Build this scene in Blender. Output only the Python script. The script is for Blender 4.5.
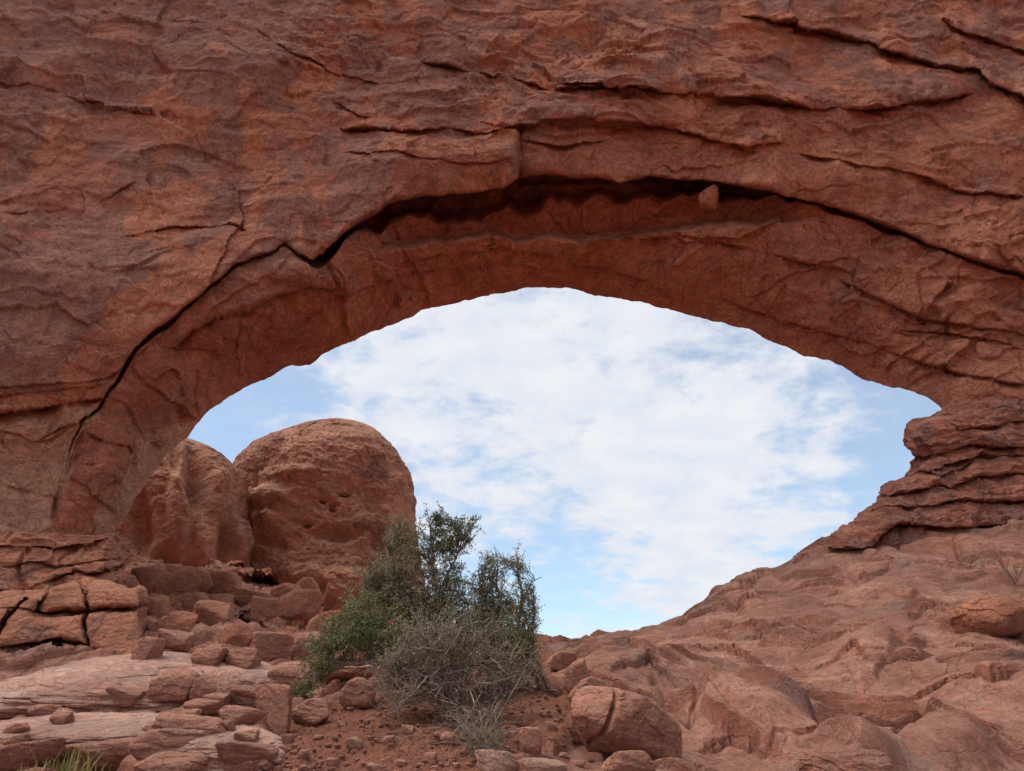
import bpy, math, random
import numpy as np
random.seed(7); rng = np.random.default_rng(11)
for o in list(bpy.data.objects): bpy.data.objects.remove(o)
S = bpy.context.scene; COL = S.collection
R = math.radians
# ------------------------------------------------------------------ camera
F, PITCH, EYE = 709.0, R(24), 1.6
CP, SP = math.cos(PITCH), math.sin(PITCH)
cd = bpy.data.cameras.new('camera'); cam = bpy.data.objects.new('camera', cd); COL.objects.link(cam)
cd.sensor_width = 36; cd.lens = F/1024*36; cd.clip_start = .1; cd.clip_end = 20000
cam.location = (0, 0, EYE); cam.rotation_euler = (R(90)+PITCH, 0, 0); S.camera = cam
# ------------------------------------------------------------------ light
SUN_EL, SUN_AZ = 62, -92          # azimuth measured from +Y (behind the arch) towards +X
W = bpy.data.worlds.new('World'); S.world = W; W.use_nodes = True
def sky():
    nt = W.node_tree; N = nt.nodes; L = nt.links; N.clear()
    out = N.new('ShaderNodeOutputWorld'); bg = N.new('ShaderNodeBackground'); bg.inputs[1].default_value = .12
    L.new(bg.outputs[0], out.inputs[0])
    s = N.new('ShaderNodeTexSky'); s.sky_type = 'NISHITA'; s.sun_disc = False
    s.sun_elevation = R(SUN_EL); s.sun_rotation = R(SUN_AZ); s.altitude = 1500; s.air_density = 1.0; s.dust_density = 1.2; s.ozone_density = 1.5
    tc = N.new('ShaderNodeTexCoord')
    def math_(op, a, b=None, c=None, clamp=False):
        n = N.new('ShaderNodeMath'); n.operation = op; n.use_clamp = clamp
        for i, v in enumerate((a, b, c)):
            if v is None: continue
            if isinstance(v, (int, float)): n.inputs[i].default_value = v
            else: L.new(v, n.inputs[i])
        return n.outputs[0]
    sep = N.new('ShaderNodeSeparateXYZ'); L.new(tc.outputs['Generated'], sep.inputs[0])
    zz = math_('ADD', math_('MAXIMUM', sep.outputs[2], 0.0), .28)
    cb = N.new('ShaderNodeCombineXYZ')
    L.new(math_('DIVIDE', sep.outputs[0], zz), cb.inputs[0]); L.new(math_('DIVIDE', sep.outputs[1], zz), cb.inputs[1])
    def noise(scale, det, rough, off, dist=0):
        m = N.new('ShaderNodeMapping'); m.inputs['Location'].default_value = off; L.new(cb.outputs[0], m.inputs[0])
        n = N.new('ShaderNodeTexNoise'); n.inputs['Scale'].default_value = scale; n.inputs['Detail'].default_value = det
        n.inputs['Roughness'].default_value = rough; n.inputs['Distortion'].default_value = dist
        L.new(m.outputs[0], n.inputs['Vector']); return n.outputs[0]
    big = noise(2.2, 3, .5, (3.1, 1.7, 0)); mid = noise(5.2, 9, .56, (0.4, 5.2, 0), .1); fine = noise(15, 9, .64, (7, 1, 0), .0)
    dens = math_('ADD', math_('MULTIPLY', big, .25), math_('ADD', math_('MULTIPLY', mid, 1.0), math_('ADD', math_('MULTIPLY', fine, .62), -.08)))
    # breaks and thick parts of the cloud layer, as directions in the sky (x, y, z unit), radius, amount
    def dirn(px, py):
        v = (385.5-py)/F; d = np.array([(px-512)/F, CP-v*SP, SP+v*CP]); return d/np.linalg.norm(d)
    BL = [(250,400,.10,-.20),(200,430,.10,-.20),(330,400,.05,-.08),(880,500,.085,-.20),(905,400,.07,-.14),(560,560,.075,-.13),(740,340,.05,-.10),(600,600,.12,-.10),(500,650,.12,-.14),(700,560,.12,.10),
          (820,455,.06,.10),(420,370,.12,.13),(560,420,.16,.10),(700,450,.12,.12),(560,320,.12,.10),(650,545,.10,.10),(310,300,.1,.05)]
    for (px, py, r, a) in BL:
        d = dirn(px, py)
        vm = N.new('ShaderNodeVectorMath'); vm.operation = 'DISTANCE'; L.new(tc.outputs['Generated'], vm.inputs[0]); vm.inputs[1].default_value = tuple(d)
        q = math_('DIVIDE', vm.outputs['Value'], r); g = math_('EXPONENT', math_('MULTIPLY', math_('MULTIPLY', q, q), -1.0))
        dens = math_('MULTIPLY_ADD', g, a, dens)
    mr = N.new('ShaderNodeMapRange'); mr.interpolation_type = 'SMOOTHSTEP'; L.new(dens, mr.inputs[0])
    mr.inputs[1].default_value = .66; mr.inputs[2].default_value = 1.0; mr.inputs[3].default_value = 0.36; mr.inputs[4].default_value = 1
    ramp = N.new('ShaderNodeMapRange'); L.new(noise(9, 5, .55, (1.2, 9, 0)), ramp.inputs[0]); ramp.inputs[1].default_value = .3; ramp.inputs[2].default_value = .7
    cm = N.new('ShaderNodeMix'); cm.data_type = 'RGBA'; cm.inputs['A'].default_value = (3.9, 4.2, 4.75, 1); cm.inputs['B'].default_value = (4.65, 4.7, 4.85, 1)
    L.new(ramp.outputs[0], cm.inputs['Factor'])
    hz = N.new('ShaderNodeMix'); hz.data_type = 'RGBA'; hz.blend_type = 'MULTIPLY'; hz.inputs['Factor'].default_value = 1
    L.new(s.outputs[0], hz.inputs['A']); hz.inputs['B'].default_value = (.82, 1.02, 1.03, 1)
    mx = N.new('ShaderNodeMix'); mx.data_type = 'RGBA'; L.new(mr.outputs[0], mx.inputs['Factor'])
    L.new(hz.outputs['Result'], mx.inputs['A']); L.new(cm.outputs['Result'], mx.inputs['B'])
    L.new(mx.outputs['Result'], bg.inputs[0])
sky()
sd = bpy.data.lights.new('sun', 'SUN'); sd.energy = 1.9; sd.angle = R(45); sd.color = (1, .94, .86)
sun = bpy.data.objects.new('sun', sd); COL.objects.link(sun)
sun.rotation_euler = (R(90-SUN_EL), 0, R(180-SUN_AZ)); sun.location = (0, 60, 80)
S.view_settings.view_transform = 'Standard'; S.view_settings.look = 'None'; S.view_settings.gamma = 1; S.view_settings.exposure = 0.66
S.view_settings.use_curve_mapping = False

# ------------------------------------------------------------------ maths
def ray(px, py):
    v = (385.5-np.asarray(py, float))/F; dy = CP-v*SP
    return (np.asarray(px, float)-512)/F/dy, (SP+v*CP)/dy
def unproj(px, py, Y):
    rx, rz = ray(px, py); return np.stack(np.broadcast_arrays(rx*Y, Y, EYE+rz*Y), -1)
def proj(P):
    x, y, z = P[..., 0], P[..., 1], P[..., 2]-EYE
    d = np.maximum(y*CP+z*SP, .05); return 512+F*x/d, 385.5-F*(z*CP-y*SP)/d
def sstep(a, b, x): t = np.clip((x-a)/(b-a), 0, 1); return t*t*(3-2*t)
def h3(ix, iy, iz, seed):
    h = (ix.astype(np.int64)*374761393 + iy.astype(np.int64)*668265263 + iz.astype(np.int64)*2147483647 + seed*974634777) & 0xffffffff
    h = ((h ^ (h >> 13))*1274126177) & 0xffffffff
    h = ((h ^ (h >> 16))*2246822519) & 0xffffffff
    return h ^ (h >> 15)
G3 = np.array([[1,1,0],[-1,1,0],[1,-1,0],[-1,-1,0],[1,0,1],[-1,0,1],[1,0,-1],[-1,0,-1],[0,1,1],[0,-1,1],[0,1,-1],[0,-1,-1],[1,1,0],[-1,1,0],[0,-1,1],[0,-1,-1]], np.float32)
def perlin(P, seed=0):
    sh = P.shape[:-1]; P = P.reshape(-1, 3); fl = np.floor(P); I = fl.astype(np.int64); f = (P-fl).astype(np.float32)
    u = f*f*f*(f*(f*6-15)+10); out = 0
    for dx in (0, 1):
        wx = u[:, 0] if dx else 1-u[:, 0]
        for dy in (0, 1):
            wy = wx*(u[:, 1] if dy else 1-u[:, 1])
            for dz in (0, 1):
                g = G3[h3(I[:, 0]+dx, I[:, 1]+dy, I[:, 2]+dz, seed) & 15]
                out = out+wy*(u[:, 2] if dz else 1-u[:, 2])*(g[:, 0]*(f[:, 0]-dx)+g[:, 1]*(f[:, 1]-dy)+g[:, 2]*(f[:, 2]-dz))
    return out.reshape(sh)
def fbm(P, oct=4, gain=.5, seed=0, ridged=False):
    a, s, t = 1., 0., 0.
    for i in range(oct):
        n = perlin(P*(2.03**i)+i*17.3, seed+i)
        if ridged: n = .5-np.abs(n)*1.6
        s = s+a*n; t += a; a *= gain
    return s/t
def facet(u, v, seed, tilt=1., off=.6):
    """chipped planar facets on 2-D cells: returns (height, distance to the edge of the cell)"""
    sh = u.shape; u = u.ravel(); v = v.ravel(); iu = np.floor(u).astype(np.int64); iv = np.floor(v).astype(np.int64)
    b1 = np.full(u.shape, 9.); b2 = b1.copy(); val = np.zeros(u.shape)
    for du in (-1, 0, 1):
        for dv in (-1, 0, 1):
            h = h3(iu+du, iv+dv, iu*0, seed); h2 = h3(iu+du, iv+dv, iu*0+5, seed)
            cu = iu+du+.1+.8*(h & 1023)/1023.; cv = iv+dv+.1+.8*((h >> 10) & 1023)/1023.
            d = np.hypot(u-cu, v-cv)
            pl = ((h2 & 1023)/511.5-1)*tilt*(u-cu)+(((h2 >> 10) & 1023)/511.5-1)*tilt*(v-cv)+(((h2 >> 20) & 1023)/511.5-1)*off
            near = d < b1
            b2 = np.where(near, b1, np.minimum(b2, d)); b1 = np.where(near, d, b1); val = np.where(near, pl, val)
    return val.reshape(sh), (b2-b1).reshape(sh)
def tps(C, V, Q, lam=1e-3):
    C = np.asarray(C, float); V = np.asarray(V, float); sc = np.abs(C).max(); C = C/sc; n = len(C)
    def U(r2): return .5*r2*np.log(r2+1e-12)
    K = U(((C[:, None]-C[None])**2).sum(-1))+lam*np.eye(n); P = np.c_[np.ones(n), C]
    A = np.zeros((n+3, n+3)); A[:n, :n] = K; A[:n, n:] = P; A[n:, :n] = P.T
    w = np.linalg.solve(A, np.r_[V, 0, 0, 0]); sh = Q[0].shape; q0 = Q[0].ravel()/sc; q1 = Q[1].ravel()/sc
    o = w[n]+w[n+1]*q0+w[n+2]*q1
    for i in range(n): o = o+w[i]*U((q0-C[i, 0])**2+(q1-C[i, 1])**2)
    return o.reshape(sh)
def polydist(pts, X, Y):
    d = np.full(X.shape, 1e9)
    for (a, b) in zip(pts[:-1], pts[1:]):
        ax, ay, bx, by = *a[:2], *b[:2]; L2 = (bx-ax)**2+(by-ay)**2+1e-9
        t = np.clip(((X-ax)*(bx-ax)+(Y-ay)*(by-ay))/L2, 0, 1); d = np.minimum(d, (X-ax-t*(bx-ax))**2+(Y-ay-t*(by-ay))**2)
    return np.sqrt(d)
def inpoly(poly, X, Y):
    c = np.zeros(X.shape, bool); n = len(poly)
    for i in range(n):
        x1, y1 = poly[i]; x2, y2 = poly[(i+1) % n]
        if y1 == y2: continue
        c ^= ((y1 > Y) != (y2 > Y)) & (X < (x2-x1)*(Y-y1)/(y2-y1)+x1)
    return c
def ledge(px, py, pts, A, B, wu, wd, jit=None, fade=14):
    """overhanging bed: bulge A (m) above the traced line, undercut B below it; widths along the face"""
    pts = np.array(pts, float); ly = np.interp(px, pts[:, 0], pts[:, 1])
    if jit is not None: ly = ly+jit
    xx = np.linspace(-1000, 2000, 3001); nm = np.interp(px, xx, fbm(np.stack([xx*.022, xx*0+.3, xx*0+pts[0, 1]*.37], -1), 3, .6, seed=7)); mod = np.clip(.8+2.2*nm, .1, 1.7)
    s = ly-py; m = mod*sstep(pts[0, 0]-fade*.2, pts[0, 0]+fade, px)*(1-sstep(pts[-1, 0]-fade, pts[-1, 0]+fade*.2, px))
    up = A*np.exp(-np.maximum(s, 0)/wu)*(1-np.exp(-(np.maximum(s, 0)+.8)/2.5))
    dn = B*np.exp(-np.maximum(-s, 0)/wd)
    return m*np.where(s >= 0, -up, dn)
def gap(px, py, pts, jit=0):
    """deep slot under a lip; pts = (px, py, depth m, height px)"""
    p = np.array(pts, float); ly = np.interp(px, p[:, 0], p[:, 1])+jit; B = np.interp(px, p[:, 0], p[:, 2], 0, 0); g = np.interp(px, p[:, 0], p[:, 3])
    s = py-ly; return np.where(s > 0, B*(1-sstep(.55, 1.25, s/g)), 0)

# ------------------------------------------------------------------ mesh helpers
def tag(o, label=None, cat=None, group=None, kind=None):
    for k, v in (('label', label), ('category', cat), ('group', group), ('kind', kind)):
        if v: o[k] = v
    return o
def mesh_obj(name, V, Fc, mat, parent=None, smooth=True, attrs=None):
    me = bpy.data.meshes.new(name); V = np.ascontiguousarray(V, np.float32).reshape(-1, 3); Fc = np.asarray(Fc, np.int32)
    k = Fc.shape[1]; me.vertices.add(len(V)); me.vertices.foreach_set('co', V.ravel())
    me.loops.add(Fc.size); me.loops.foreach_set('vertex_index', Fc.ravel())
    me.polygons.add(len(Fc)); me.polygons.foreach_set('loop_start', np.arange(0, Fc.size, k, dtype=np.int32))
    me.polygons.foreach_set('loop_total', np.full(len(Fc), k, np.int32))
    me.polygons.foreach_set('use_smooth', np.full(len(Fc), smooth, bool))
    for a, v in (attrs or {}).items():
        at = me.attributes.new(a, 'FLOAT', 'POINT'); at.data.foreach_set('value', np.ascontiguousarray(v, np.float32).ravel())
    me.update(calc_edges=True); me.validate()
    if mat: me.materials.append(mat)
    o = bpy.data.objects.new(name, me); COL.objects.link(o)
    if parent: o.parent = parent
    return o
def grid_faces(m, n, cyc_rows=False, cyc_cols=False):
    r = np.arange(m if cyc_rows else m-1); c = np.arange(n if cyc_cols else n-1); r, c = np.meshgrid(r, c, indexing='ij')
    r2 = (r+1) % m; c2 = (c+1) % n
    return np.stack([r*n+c, r*n+c2, r2*n+c2, r2*n+c], -1).reshape(-1, 4)
def gnormals(P):
    du = np.gradient(P, axis=1); dv = np.gradient(P, axis=0); n = np.cross(du, dv); n /= np.linalg.norm(n, axis=-1, keepdims=True)+1e-9
    return n
def empty(name, loc):
    o = bpy.data.objects.new(name, None); COL.objects.link(o); o.location = loc; o.empty_display_size = .3; return o

# ------------------------------------------------------------------ materials
class NT:
    def __init__(s, name):
        s.m = bpy.data.materials.new(name); s.m.use_nodes = True; s.t = s.m.node_tree; s.t.nodes.clear()
        s.out = s.n('ShaderNodeOutputMaterial'); s.b = s.n('ShaderNodeBsdfPrincipled'); s.l(s.b.outputs[0], s.out.inputs[0])
        s.b.inputs['Roughness'].default_value = .9; s.b.inputs['Specular IOR Level'].default_value = .25
        s.co = s.n('ShaderNodeTexCoord').outputs['Object']
    def n(s, t): return s.t.nodes.new(t)
    def l(s, a, b): s.t.links.new(a, b)
    def v(s, sock, x):
        if isinstance(x, (int, float, tuple)): sock.default_value = x
        else: s.l(x, sock)
    def map(s, scale, rot=(0, 0, 0), loc=(0, 0, 0), src=None):
        m = s.n('ShaderNodeMapping'); s.l(src or s.co, m.inputs[0]); m.inputs['Scale'].default_value = scale; m.inputs['Rotation'].default_value = rot; m.inputs['Location'].default_value = loc
        return m.outputs[0]
    def noise(s, vec, scale, det=5, rough=.55, dist=0):
        n = s.n('ShaderNodeTexNoise'); s.l(vec, n.inputs['Vector']); n.inputs['Scale'].default_value = scale; n.inputs['Detail'].default_value = det; n.inputs['Roughness'].default_value = rough; n.inputs['Distortion'].default_value = dist
        return n.outputs[0]
    def rng(s, x, a, b, c=0., d=1.):
        m = s.n('ShaderNodeMapRange'); m.interpolation_type = 'SMOOTHSTEP'; s.v(m.inputs[0], x)
        for i, q in enumerate((a, b, c, d)): m.inputs[i+1].default_value = q
        return m.outputs[0]
    def math(s, op, a, b=0., clamp=False):
        m = s.n('ShaderNodeMath'); m.operation = op; m.use_clamp = clamp; s.v(m.inputs[0], a); s.v(m.inputs[1], b); return m.outputs[0]
    def mix(s, f, a, b, mode='MIX'):
        m = s.n('ShaderNodeMix'); m.data_type = 'RGBA'; m.blend_type = mode; s.v(m.inputs['Factor'], f)
        s.v(m.inputs['A'], a+(1,) if isinstance(a, tuple) and len(a) == 3 else a); s.v(m.inputs['B'], b+(1,) if isinstance(b, tuple) and len(b) == 3 else b); return m.outputs['Result']
    def attr(s, name): a = s.n('ShaderNodeAttribute'); a.attribute_name = name; return a.outputs['Fac']
    def bump(s, h, dist, strength=1., prev=None):
        b = s.n('ShaderNodeBump'); b.inputs['Strength'].default_value = strength; b.inputs['Distance'].default_value = dist; s.l(h, b.inputs['Height'])
        if prev: s.l(prev, b.inputs['Normal'])
        return b.outputs[0]

ORANGE, VARN, PALE, DEEP = (.47, .182, .102), (.265, .122, .095), (.58, .30, .19), (.33, .110, .063)
def rock_mat(name, orange=ORANGE, varn=VARN, pale=PALE, deep=DEEP, varnish=.5, streak=.5, sc=1., bump=1., paleamt=.35, top=0., rip=1.):
    s = NT(name); w = s.n('ShaderNodeVectorMath'); w.operation = 'MULTIPLY_ADD'
    wn = s.n('ShaderNodeTexNoise'); s.l(s.co, wn.inputs['Vector']); wn.inputs['Scale'].default_value = .8*sc; wn.inputs['Detail'].default_value = 4
    s.l(wn.outputs['Color'], w.inputs[0]); w.inputs[1].default_value = (.9/sc,)*3; s.l(s.co, w.inputs[2]); wc = w.outputs[0]
    # broad tone
    c = s.mix(s.rng(s.noise(wc, .35*sc, 6, .6), .35, .65), orange, deep)
    # beds: thin bands of paler and darker stone
    band = s.noise(s.map((.18*sc, .18*sc, 2.6*sc), (R(3), R(-4), 0), src=wc), 1.0, 6, .65)
    c = s.mix(s.rng(band, .52, .70, 0, .45), c, pale)
    c = s.mix(s.rng(band, .46, .30, 0, .5), c, deep)
    # desert varnish: plates with broken edges, and downward streaks
    pv = s.noise(s.map((1, 1, .8), src=wc), .42*sc, 9, .62, .25)
    av = s.attr('varnish')
    m1 = s.rng(s.math('ADD', pv, s.math('MULTIPLY', s.math('ADD', av, varnish-.5), .30)), .50, .545)
    st = s.noise(s.map((2.3*sc, 2.3*sc, .10*sc), src=s.co), 1., 6, .65)
    st2 = s.noise(s.map((7*sc, 7*sc, .16*sc), (0, 0, .4), src=s.co), 1., 4, .6)
    c = s.mix(s.math('MULTIPLY', m1, s.rng(st2, .25, .6, .62, .96)), c, varn)
    c = s.mix(s.math('MULTIPLY', s.rng(st, .54, .68), s.math('MULTIPLY', s.rng(pv, .35, .6), streak)), c, tuple(k*.72 for k in varn))
    # pale scuffs and chipped rims
    ch = s.noise(wc, 2.6*sc, 8, .7, .6); rim = s.rng(s.math('ABSOLUTE', s.math('SUBTRACT', ch, .5)), .0, .022, 1, 0)
    c = s.mix(s.math('MULTIPLY', s.math('MULTIPLY', rim, s.rng(s.noise(s.co, 1.1*sc, 3), .44, .58)), paleamt*2.4), c, pale)
    c = s.mix(s.math('MULTIPLY', s.rng(s.noise(wc, 1.3*sc, 7, .7), .57, .70), paleamt*.8), c, pale)
    ch2 = s.noise(s.map((1, 1, 1.5), src=wc), 1.25*sc, 9, .74, .9); r2 = s.rng(s.math('ABSOLUTE', s.math('SUBTRACT', ch2, .49)), .0, .010, 1, 0)
    c = s.mix(s.math('MULTIPLY', s.math('MULTIPLY', r2, s.rng(s.noise(s.co, .8*sc, 4), .42, .56)), min(1., paleamt*2.2)), c, tuple(.45*a+.55*b for a, b in zip(orange, pale)))
    flk = s.math('ADD', s.rng(ch2, .478, .50), s.math('MULTIPLY', s.rng(ch, .478, .50), .5))
    c = s.mix(s.math('MULTIPLY', s.attr('chip'), .75), c, tuple(.5*(a+b) for a, b in zip(orange, pale)))
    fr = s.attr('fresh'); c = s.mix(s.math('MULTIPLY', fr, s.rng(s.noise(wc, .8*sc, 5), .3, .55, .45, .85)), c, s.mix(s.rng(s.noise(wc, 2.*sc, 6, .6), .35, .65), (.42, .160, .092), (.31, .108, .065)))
    if top > 0:   # pale tone mixed in, patchily, where the surface faces upward
        g = s.n('ShaderNodeNewGeometry'); sp = s.n('ShaderNodeSeparateXYZ'); s.l(g.outputs['True Normal'], sp.inputs[0])
        c = s.mix(s.math('MULTIPLY', s.rng(sp.outputs[2], .35, .95), s.rng(s.noise(s.co, 1.4*sc, 6, .65), .3, .62, .35*top, top)), c, pale)
    c = s.mix(s.math('MULTIPLY', s.attr('pale'), s.rng(s.noise(wc, .9*sc, 6, .6), .3, .6, .45, .9)), c, (.50, .275, .175))
    # grain
    gr = s.noise(s.co, 38*sc, 4, .7); c = s.mix(1., c, s.mix(gr, (.62, .62, .62), (1.4, 1.38, 1.36)), 'MULTIPLY')
    gl = s.noise(wc, 6.*sc, 5, .7); c = s.mix(1., c, s.mix(gl, (.68, .68, .68), (1.34, 1.32, 1.3)), 'MULTIPLY')
    s.l(c, s.b.inputs['Base Color'])
    n1 = s.bump(s.math('MULTIPLY', s.noise(s.map((1, 1, 2.0), src=wc), 3.2*sc, 10, .70, .3), s.rng(s.noise(s.co, .45*sc, 3), .40, .60, .25, 1.)), .27/sc*bump*rip)
    n1 = s.bump(flk, .05/sc*bump, .9, n1)
    n2 = s.bump(band, .10/sc*bump*rip, 1., n1)
    vo = s.n('ShaderNodeTexVoronoi'); vo.feature = 'DISTANCE_TO_EDGE'; vo.inputs['Scale'].default_value = .9*sc; s.l(s.map((1, 1, 1.7), src=wc), vo.inputs['Vector'])
    n3 = s.bump(s.math('MULTIPLY', s.rng(vo.outputs['Distance'], 0, .035), s.rng(s.noise(s.co, .9*sc, 2), .62, .40, 0, 1)), .05/sc*bump, .6, n2)
    n4 = s.bump(s.noise(s.co, 45*sc, 5, .75), .012/sc*bump, 1., n3)
    s.l(n4, s.b.inputs['Normal']); return s.m
M_WALL = rock_mat('cliff_sandstone', varnish=.56, streak=.85, sc=1, paleamt=.34, rip=.38, orange=(.45, .160, .086), varn=(.25, .108, .080), deep=(.30, .098, .056))
M_DOME = rock_mat('dome_sandstone', varnish=.18, streak=.15, sc=.9, paleamt=.5, orange=(.57, .285, .185), deep=(.47, .21, .13), pale=(.66,.40,.28), bump=1.1)
M_SLICK = rock_mat('slickrock', varnish=.12, streak=.0, sc=1.6, paleamt=.55, orange=(.48, .200, .130), deep=(.37, .142, .090), varn=(.34, .19, .15), pale=(.58, .34, .25), top=.36, bump=1.7)
M_LEDGE = rock_mat('ledge_sandstone', varnish=.3, streak=.1, sc=1.7, paleamt=.45, top=.3)
M_BOULD = rock_mat('boulder_sandstone', varnish=.2, streak=0, sc=2.6, paleamt=.45, orange=(.46, .200, .132), deep=(.37, .145, .092), pale=(.56, .33, .24), top=.35)
M_BUTT = rock_mat('maroon_ledge_sandstone', varnish=.4, streak=.1, sc=1.7, paleamt=.40, top=.25, orange=(.37, .132, .085), deep=(.28, .092, .058), varn=(.24, .11, .088))
M_PSLAB = rock_mat('pale_slab_sandstone', varnish=.12, streak=.0, sc=1.6, paleamt=.6, orange=(.53, .265, .19), deep=(.42, .185, .125), varn=(.37, .22, .18), pale=(.60, .39, .31), top=.6, bump=1.2, rip=.7)
M_PALEB = rock_mat('pale_boulder_sandstone', varnish=.1, streak=0, sc=2.6, paleamt=.5, orange=(.54, .30, .21), deep=(.45, .23, .155), pale=(.60, .40, .31), top=.3)
def ground_mat():
    s = NT('ground_rock_and_soil'); 
    # reuse the slickrock graph by copying it
    m = M_SLICK.copy(); m.name = 'ground_slickrock_and_soil'; t = m.node_tree
    b = [n for n in t.nodes if n.type == 'BSDF_PRINCIPLED'][0]
    x = NT.__new__(NT); x.m = m; x.t = t; x.b = b; x.co = [n for n in t.nodes if n.type == 'TEX_COORD'][0].outputs['Object']
    csrc = b.inputs['Base Color'].links[0].from_socket; nsrc = b.inputs['Normal'].links[0].from_socket
    so = x.attr('soil')
    sc = x.mix(x.rng(x.noise(x.co, 2.2, 6, .6), .35, .65), (.42, .165, .098), (.33, .125, .074))
    sc = x.mix(x.rng(x.noise(x.co, 22, 6, .75), .55, .72), sc, (.40, .19, .125))
    sc = x.mix(x.rng(x.noise(x.co, 55, 3, .7), .60, .70, 0, .6), sc, (.13, .065, .045))
    sc = x.mix(x.rng(x.noise(x.co, 70, 3, .6), .64, .70, 0, .5), sc, (.47, .29, .21))
    x.l(x.mix(so, csrc, sc), b.inputs['Base Color'])
    n1 = x.bump(x.noise(x.co, 28, 8, .75), .09); n2 = x.bump(x.noise(x.co, 6, 4, .6), .08, 1., n1)
    mx = x.n('ShaderNodeMix'); mx.data_type = 'VECTOR'; x.l(so, mx.inputs['Factor']); x.l(nsrc, mx.inputs[4]); x.l(n2, mx.inputs[5]); x.l(mx.outputs[1], b.inputs['Normal'])
    bpy.data.materials.remove(s.m); return m
M_GROUND = ground_mat()
def flat_mat(name, a, b, scale=20, rough=.8, trans=0, spec=.2, bumpd=0):
    s = NT(name); s.l(s.mix(s.rng(s.noise(s.co, scale, 4, .7), .35, .65), a, b), s.b.inputs['Base Color']); s.b.inputs['Roughness'].default_value = rough
    s.b.inputs['Specular IOR Level'].default_value = spec
    if bumpd: s.l(s.bump(s.noise(s.map((1, 1, .2)), scale*2, 6, .7), bumpd), s.b.inputs['Normal'])
    return s.m
M_BARK = flat_mat('juniper_bark', (.15, .10, .075), (.26, .20, .16), 30, bumpd=.02)
M_TWIG = flat_mat('dead_grey_twig', (.13, .087, .063), (.28, .205, .155), 8)
M_TWIGB = flat_mat('brown_twig', (.11, .075, .058), (.20, .15, .12), 8)
M_LOG = flat_mat('weathered_log', (.24, .13, .085), (.40, .25, .18), 12, bumpd=.03)
M_JUN = flat_mat('juniper_foliage', (.16, .18, .068), (.29, .295, .13), 6)
M_JUND = flat_mat('dark_pine_foliage', (.11, .13, .06), (.20, .215, .105), 6)
M_OLIVE = flat_mat('olive_shrub_foliage', (.21, .20, .09), (.34, .32, .165), 6)
M_GREY = flat_mat('grey_green_foliage', (.23, .21, .125), (.36, .32, .20), 6)
M_GRASS = flat_mat('dry_yellow_grass', (.40, .33, .11), (.27, .25, .075), 6)

# ------------------------------------------------------------------ ground
TC = [ # traced points of the ground: px, py, distance
 (0,771,7.5),(140,771,7),(300,771,6.4),(512,771,6),(640,771,6.2),(760,771,6.6),(900,771,7),(1024,771,7.5),
 (0,740,9.5),(110,735,9.3),(220,735,8.8),(300,735,7.8),(400,718,8.2),(470,704,9.0),(545,690,9.6),(560,735,7.6),(620,735,8.0),
 (0,712,12),(120,706,12.5),(250,700,11.5),(330,700,10.5),(0,690,14.5),(100,668,17),(200,655,18.5),(265,680,15),(300,668,17),(350,660,18),(420,662,17),(500,662,15),
 (545,648,24.5),(600,640,25),(640,633,25),(675,623,25),(708,600,25),(740,580,25),(773,569,25),(800,557,25),(825,546,25),(870,528,25),(1024,520,25),(1180,500,25),
 (600,662,16),(640,652,18),(700,640,18.5),(690,700,10),(760,690,11),(750,650,16),(820,640,16.5),(860,600,19.5),(800,610,20),(900,560,22.5),(950,600,18.5),(1024,600,18),(1024,650,13.5),(950,680,11.5),(860,720,9.2),(940,740,8.4),(1024,710,9.8),(1180,600,17),(1180,700,9.5),
 (-200,740,9.5),(-200,690,14.5),(-200,771,7.5),(1180,771,7.5)]
TW = [(x, -4, 0) for x in (-30, -10, 0, 10, 30)]+[(x, 1, .15) for x in (-20, -6, 0, 6, 20)]+[(-3, 3.5, .55), (0, 3.5, .6), (3, 3.5, .6),(-25,8,1.2),(-25,18,2.3),(30,8,2.2),(30,18,6)]
TW += [(x, 32, z) for x, z in ((-30, 5), (-16, 4.6), (-8, 4.3), (0, 2.6), (8, 3.6), (18, 6), (30, 7.5))]+[(x, 48, z) for x, z in ((-30, 3.5), (-10, 2.5), (8, 0), (30, 2))]
tp = [unproj(a, b, c) for a, b, c in TC]; TX = np.array([(p[0], p[1]) for p in tp]+[(a, b) for a, b, c in TW]); TZ = np.array([p[2] for p in tp]+[c for a, b, c in TW])
SOIL = [(215,790),(250,758),(268,742),(300,727),(330,708),(372,692),(430,684),(500,672),(545,664),(566,690),(578,715),(572,742),(552,752),(520,748),(495,756),(470,790)]
def dens_axis(segs):
    out = []
    for a, b, n in segs: out.append(np.linspace(a, b, n, endpoint=False))
    return np.concatenate(out+[np.array([segs[-1][1]])])
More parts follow.
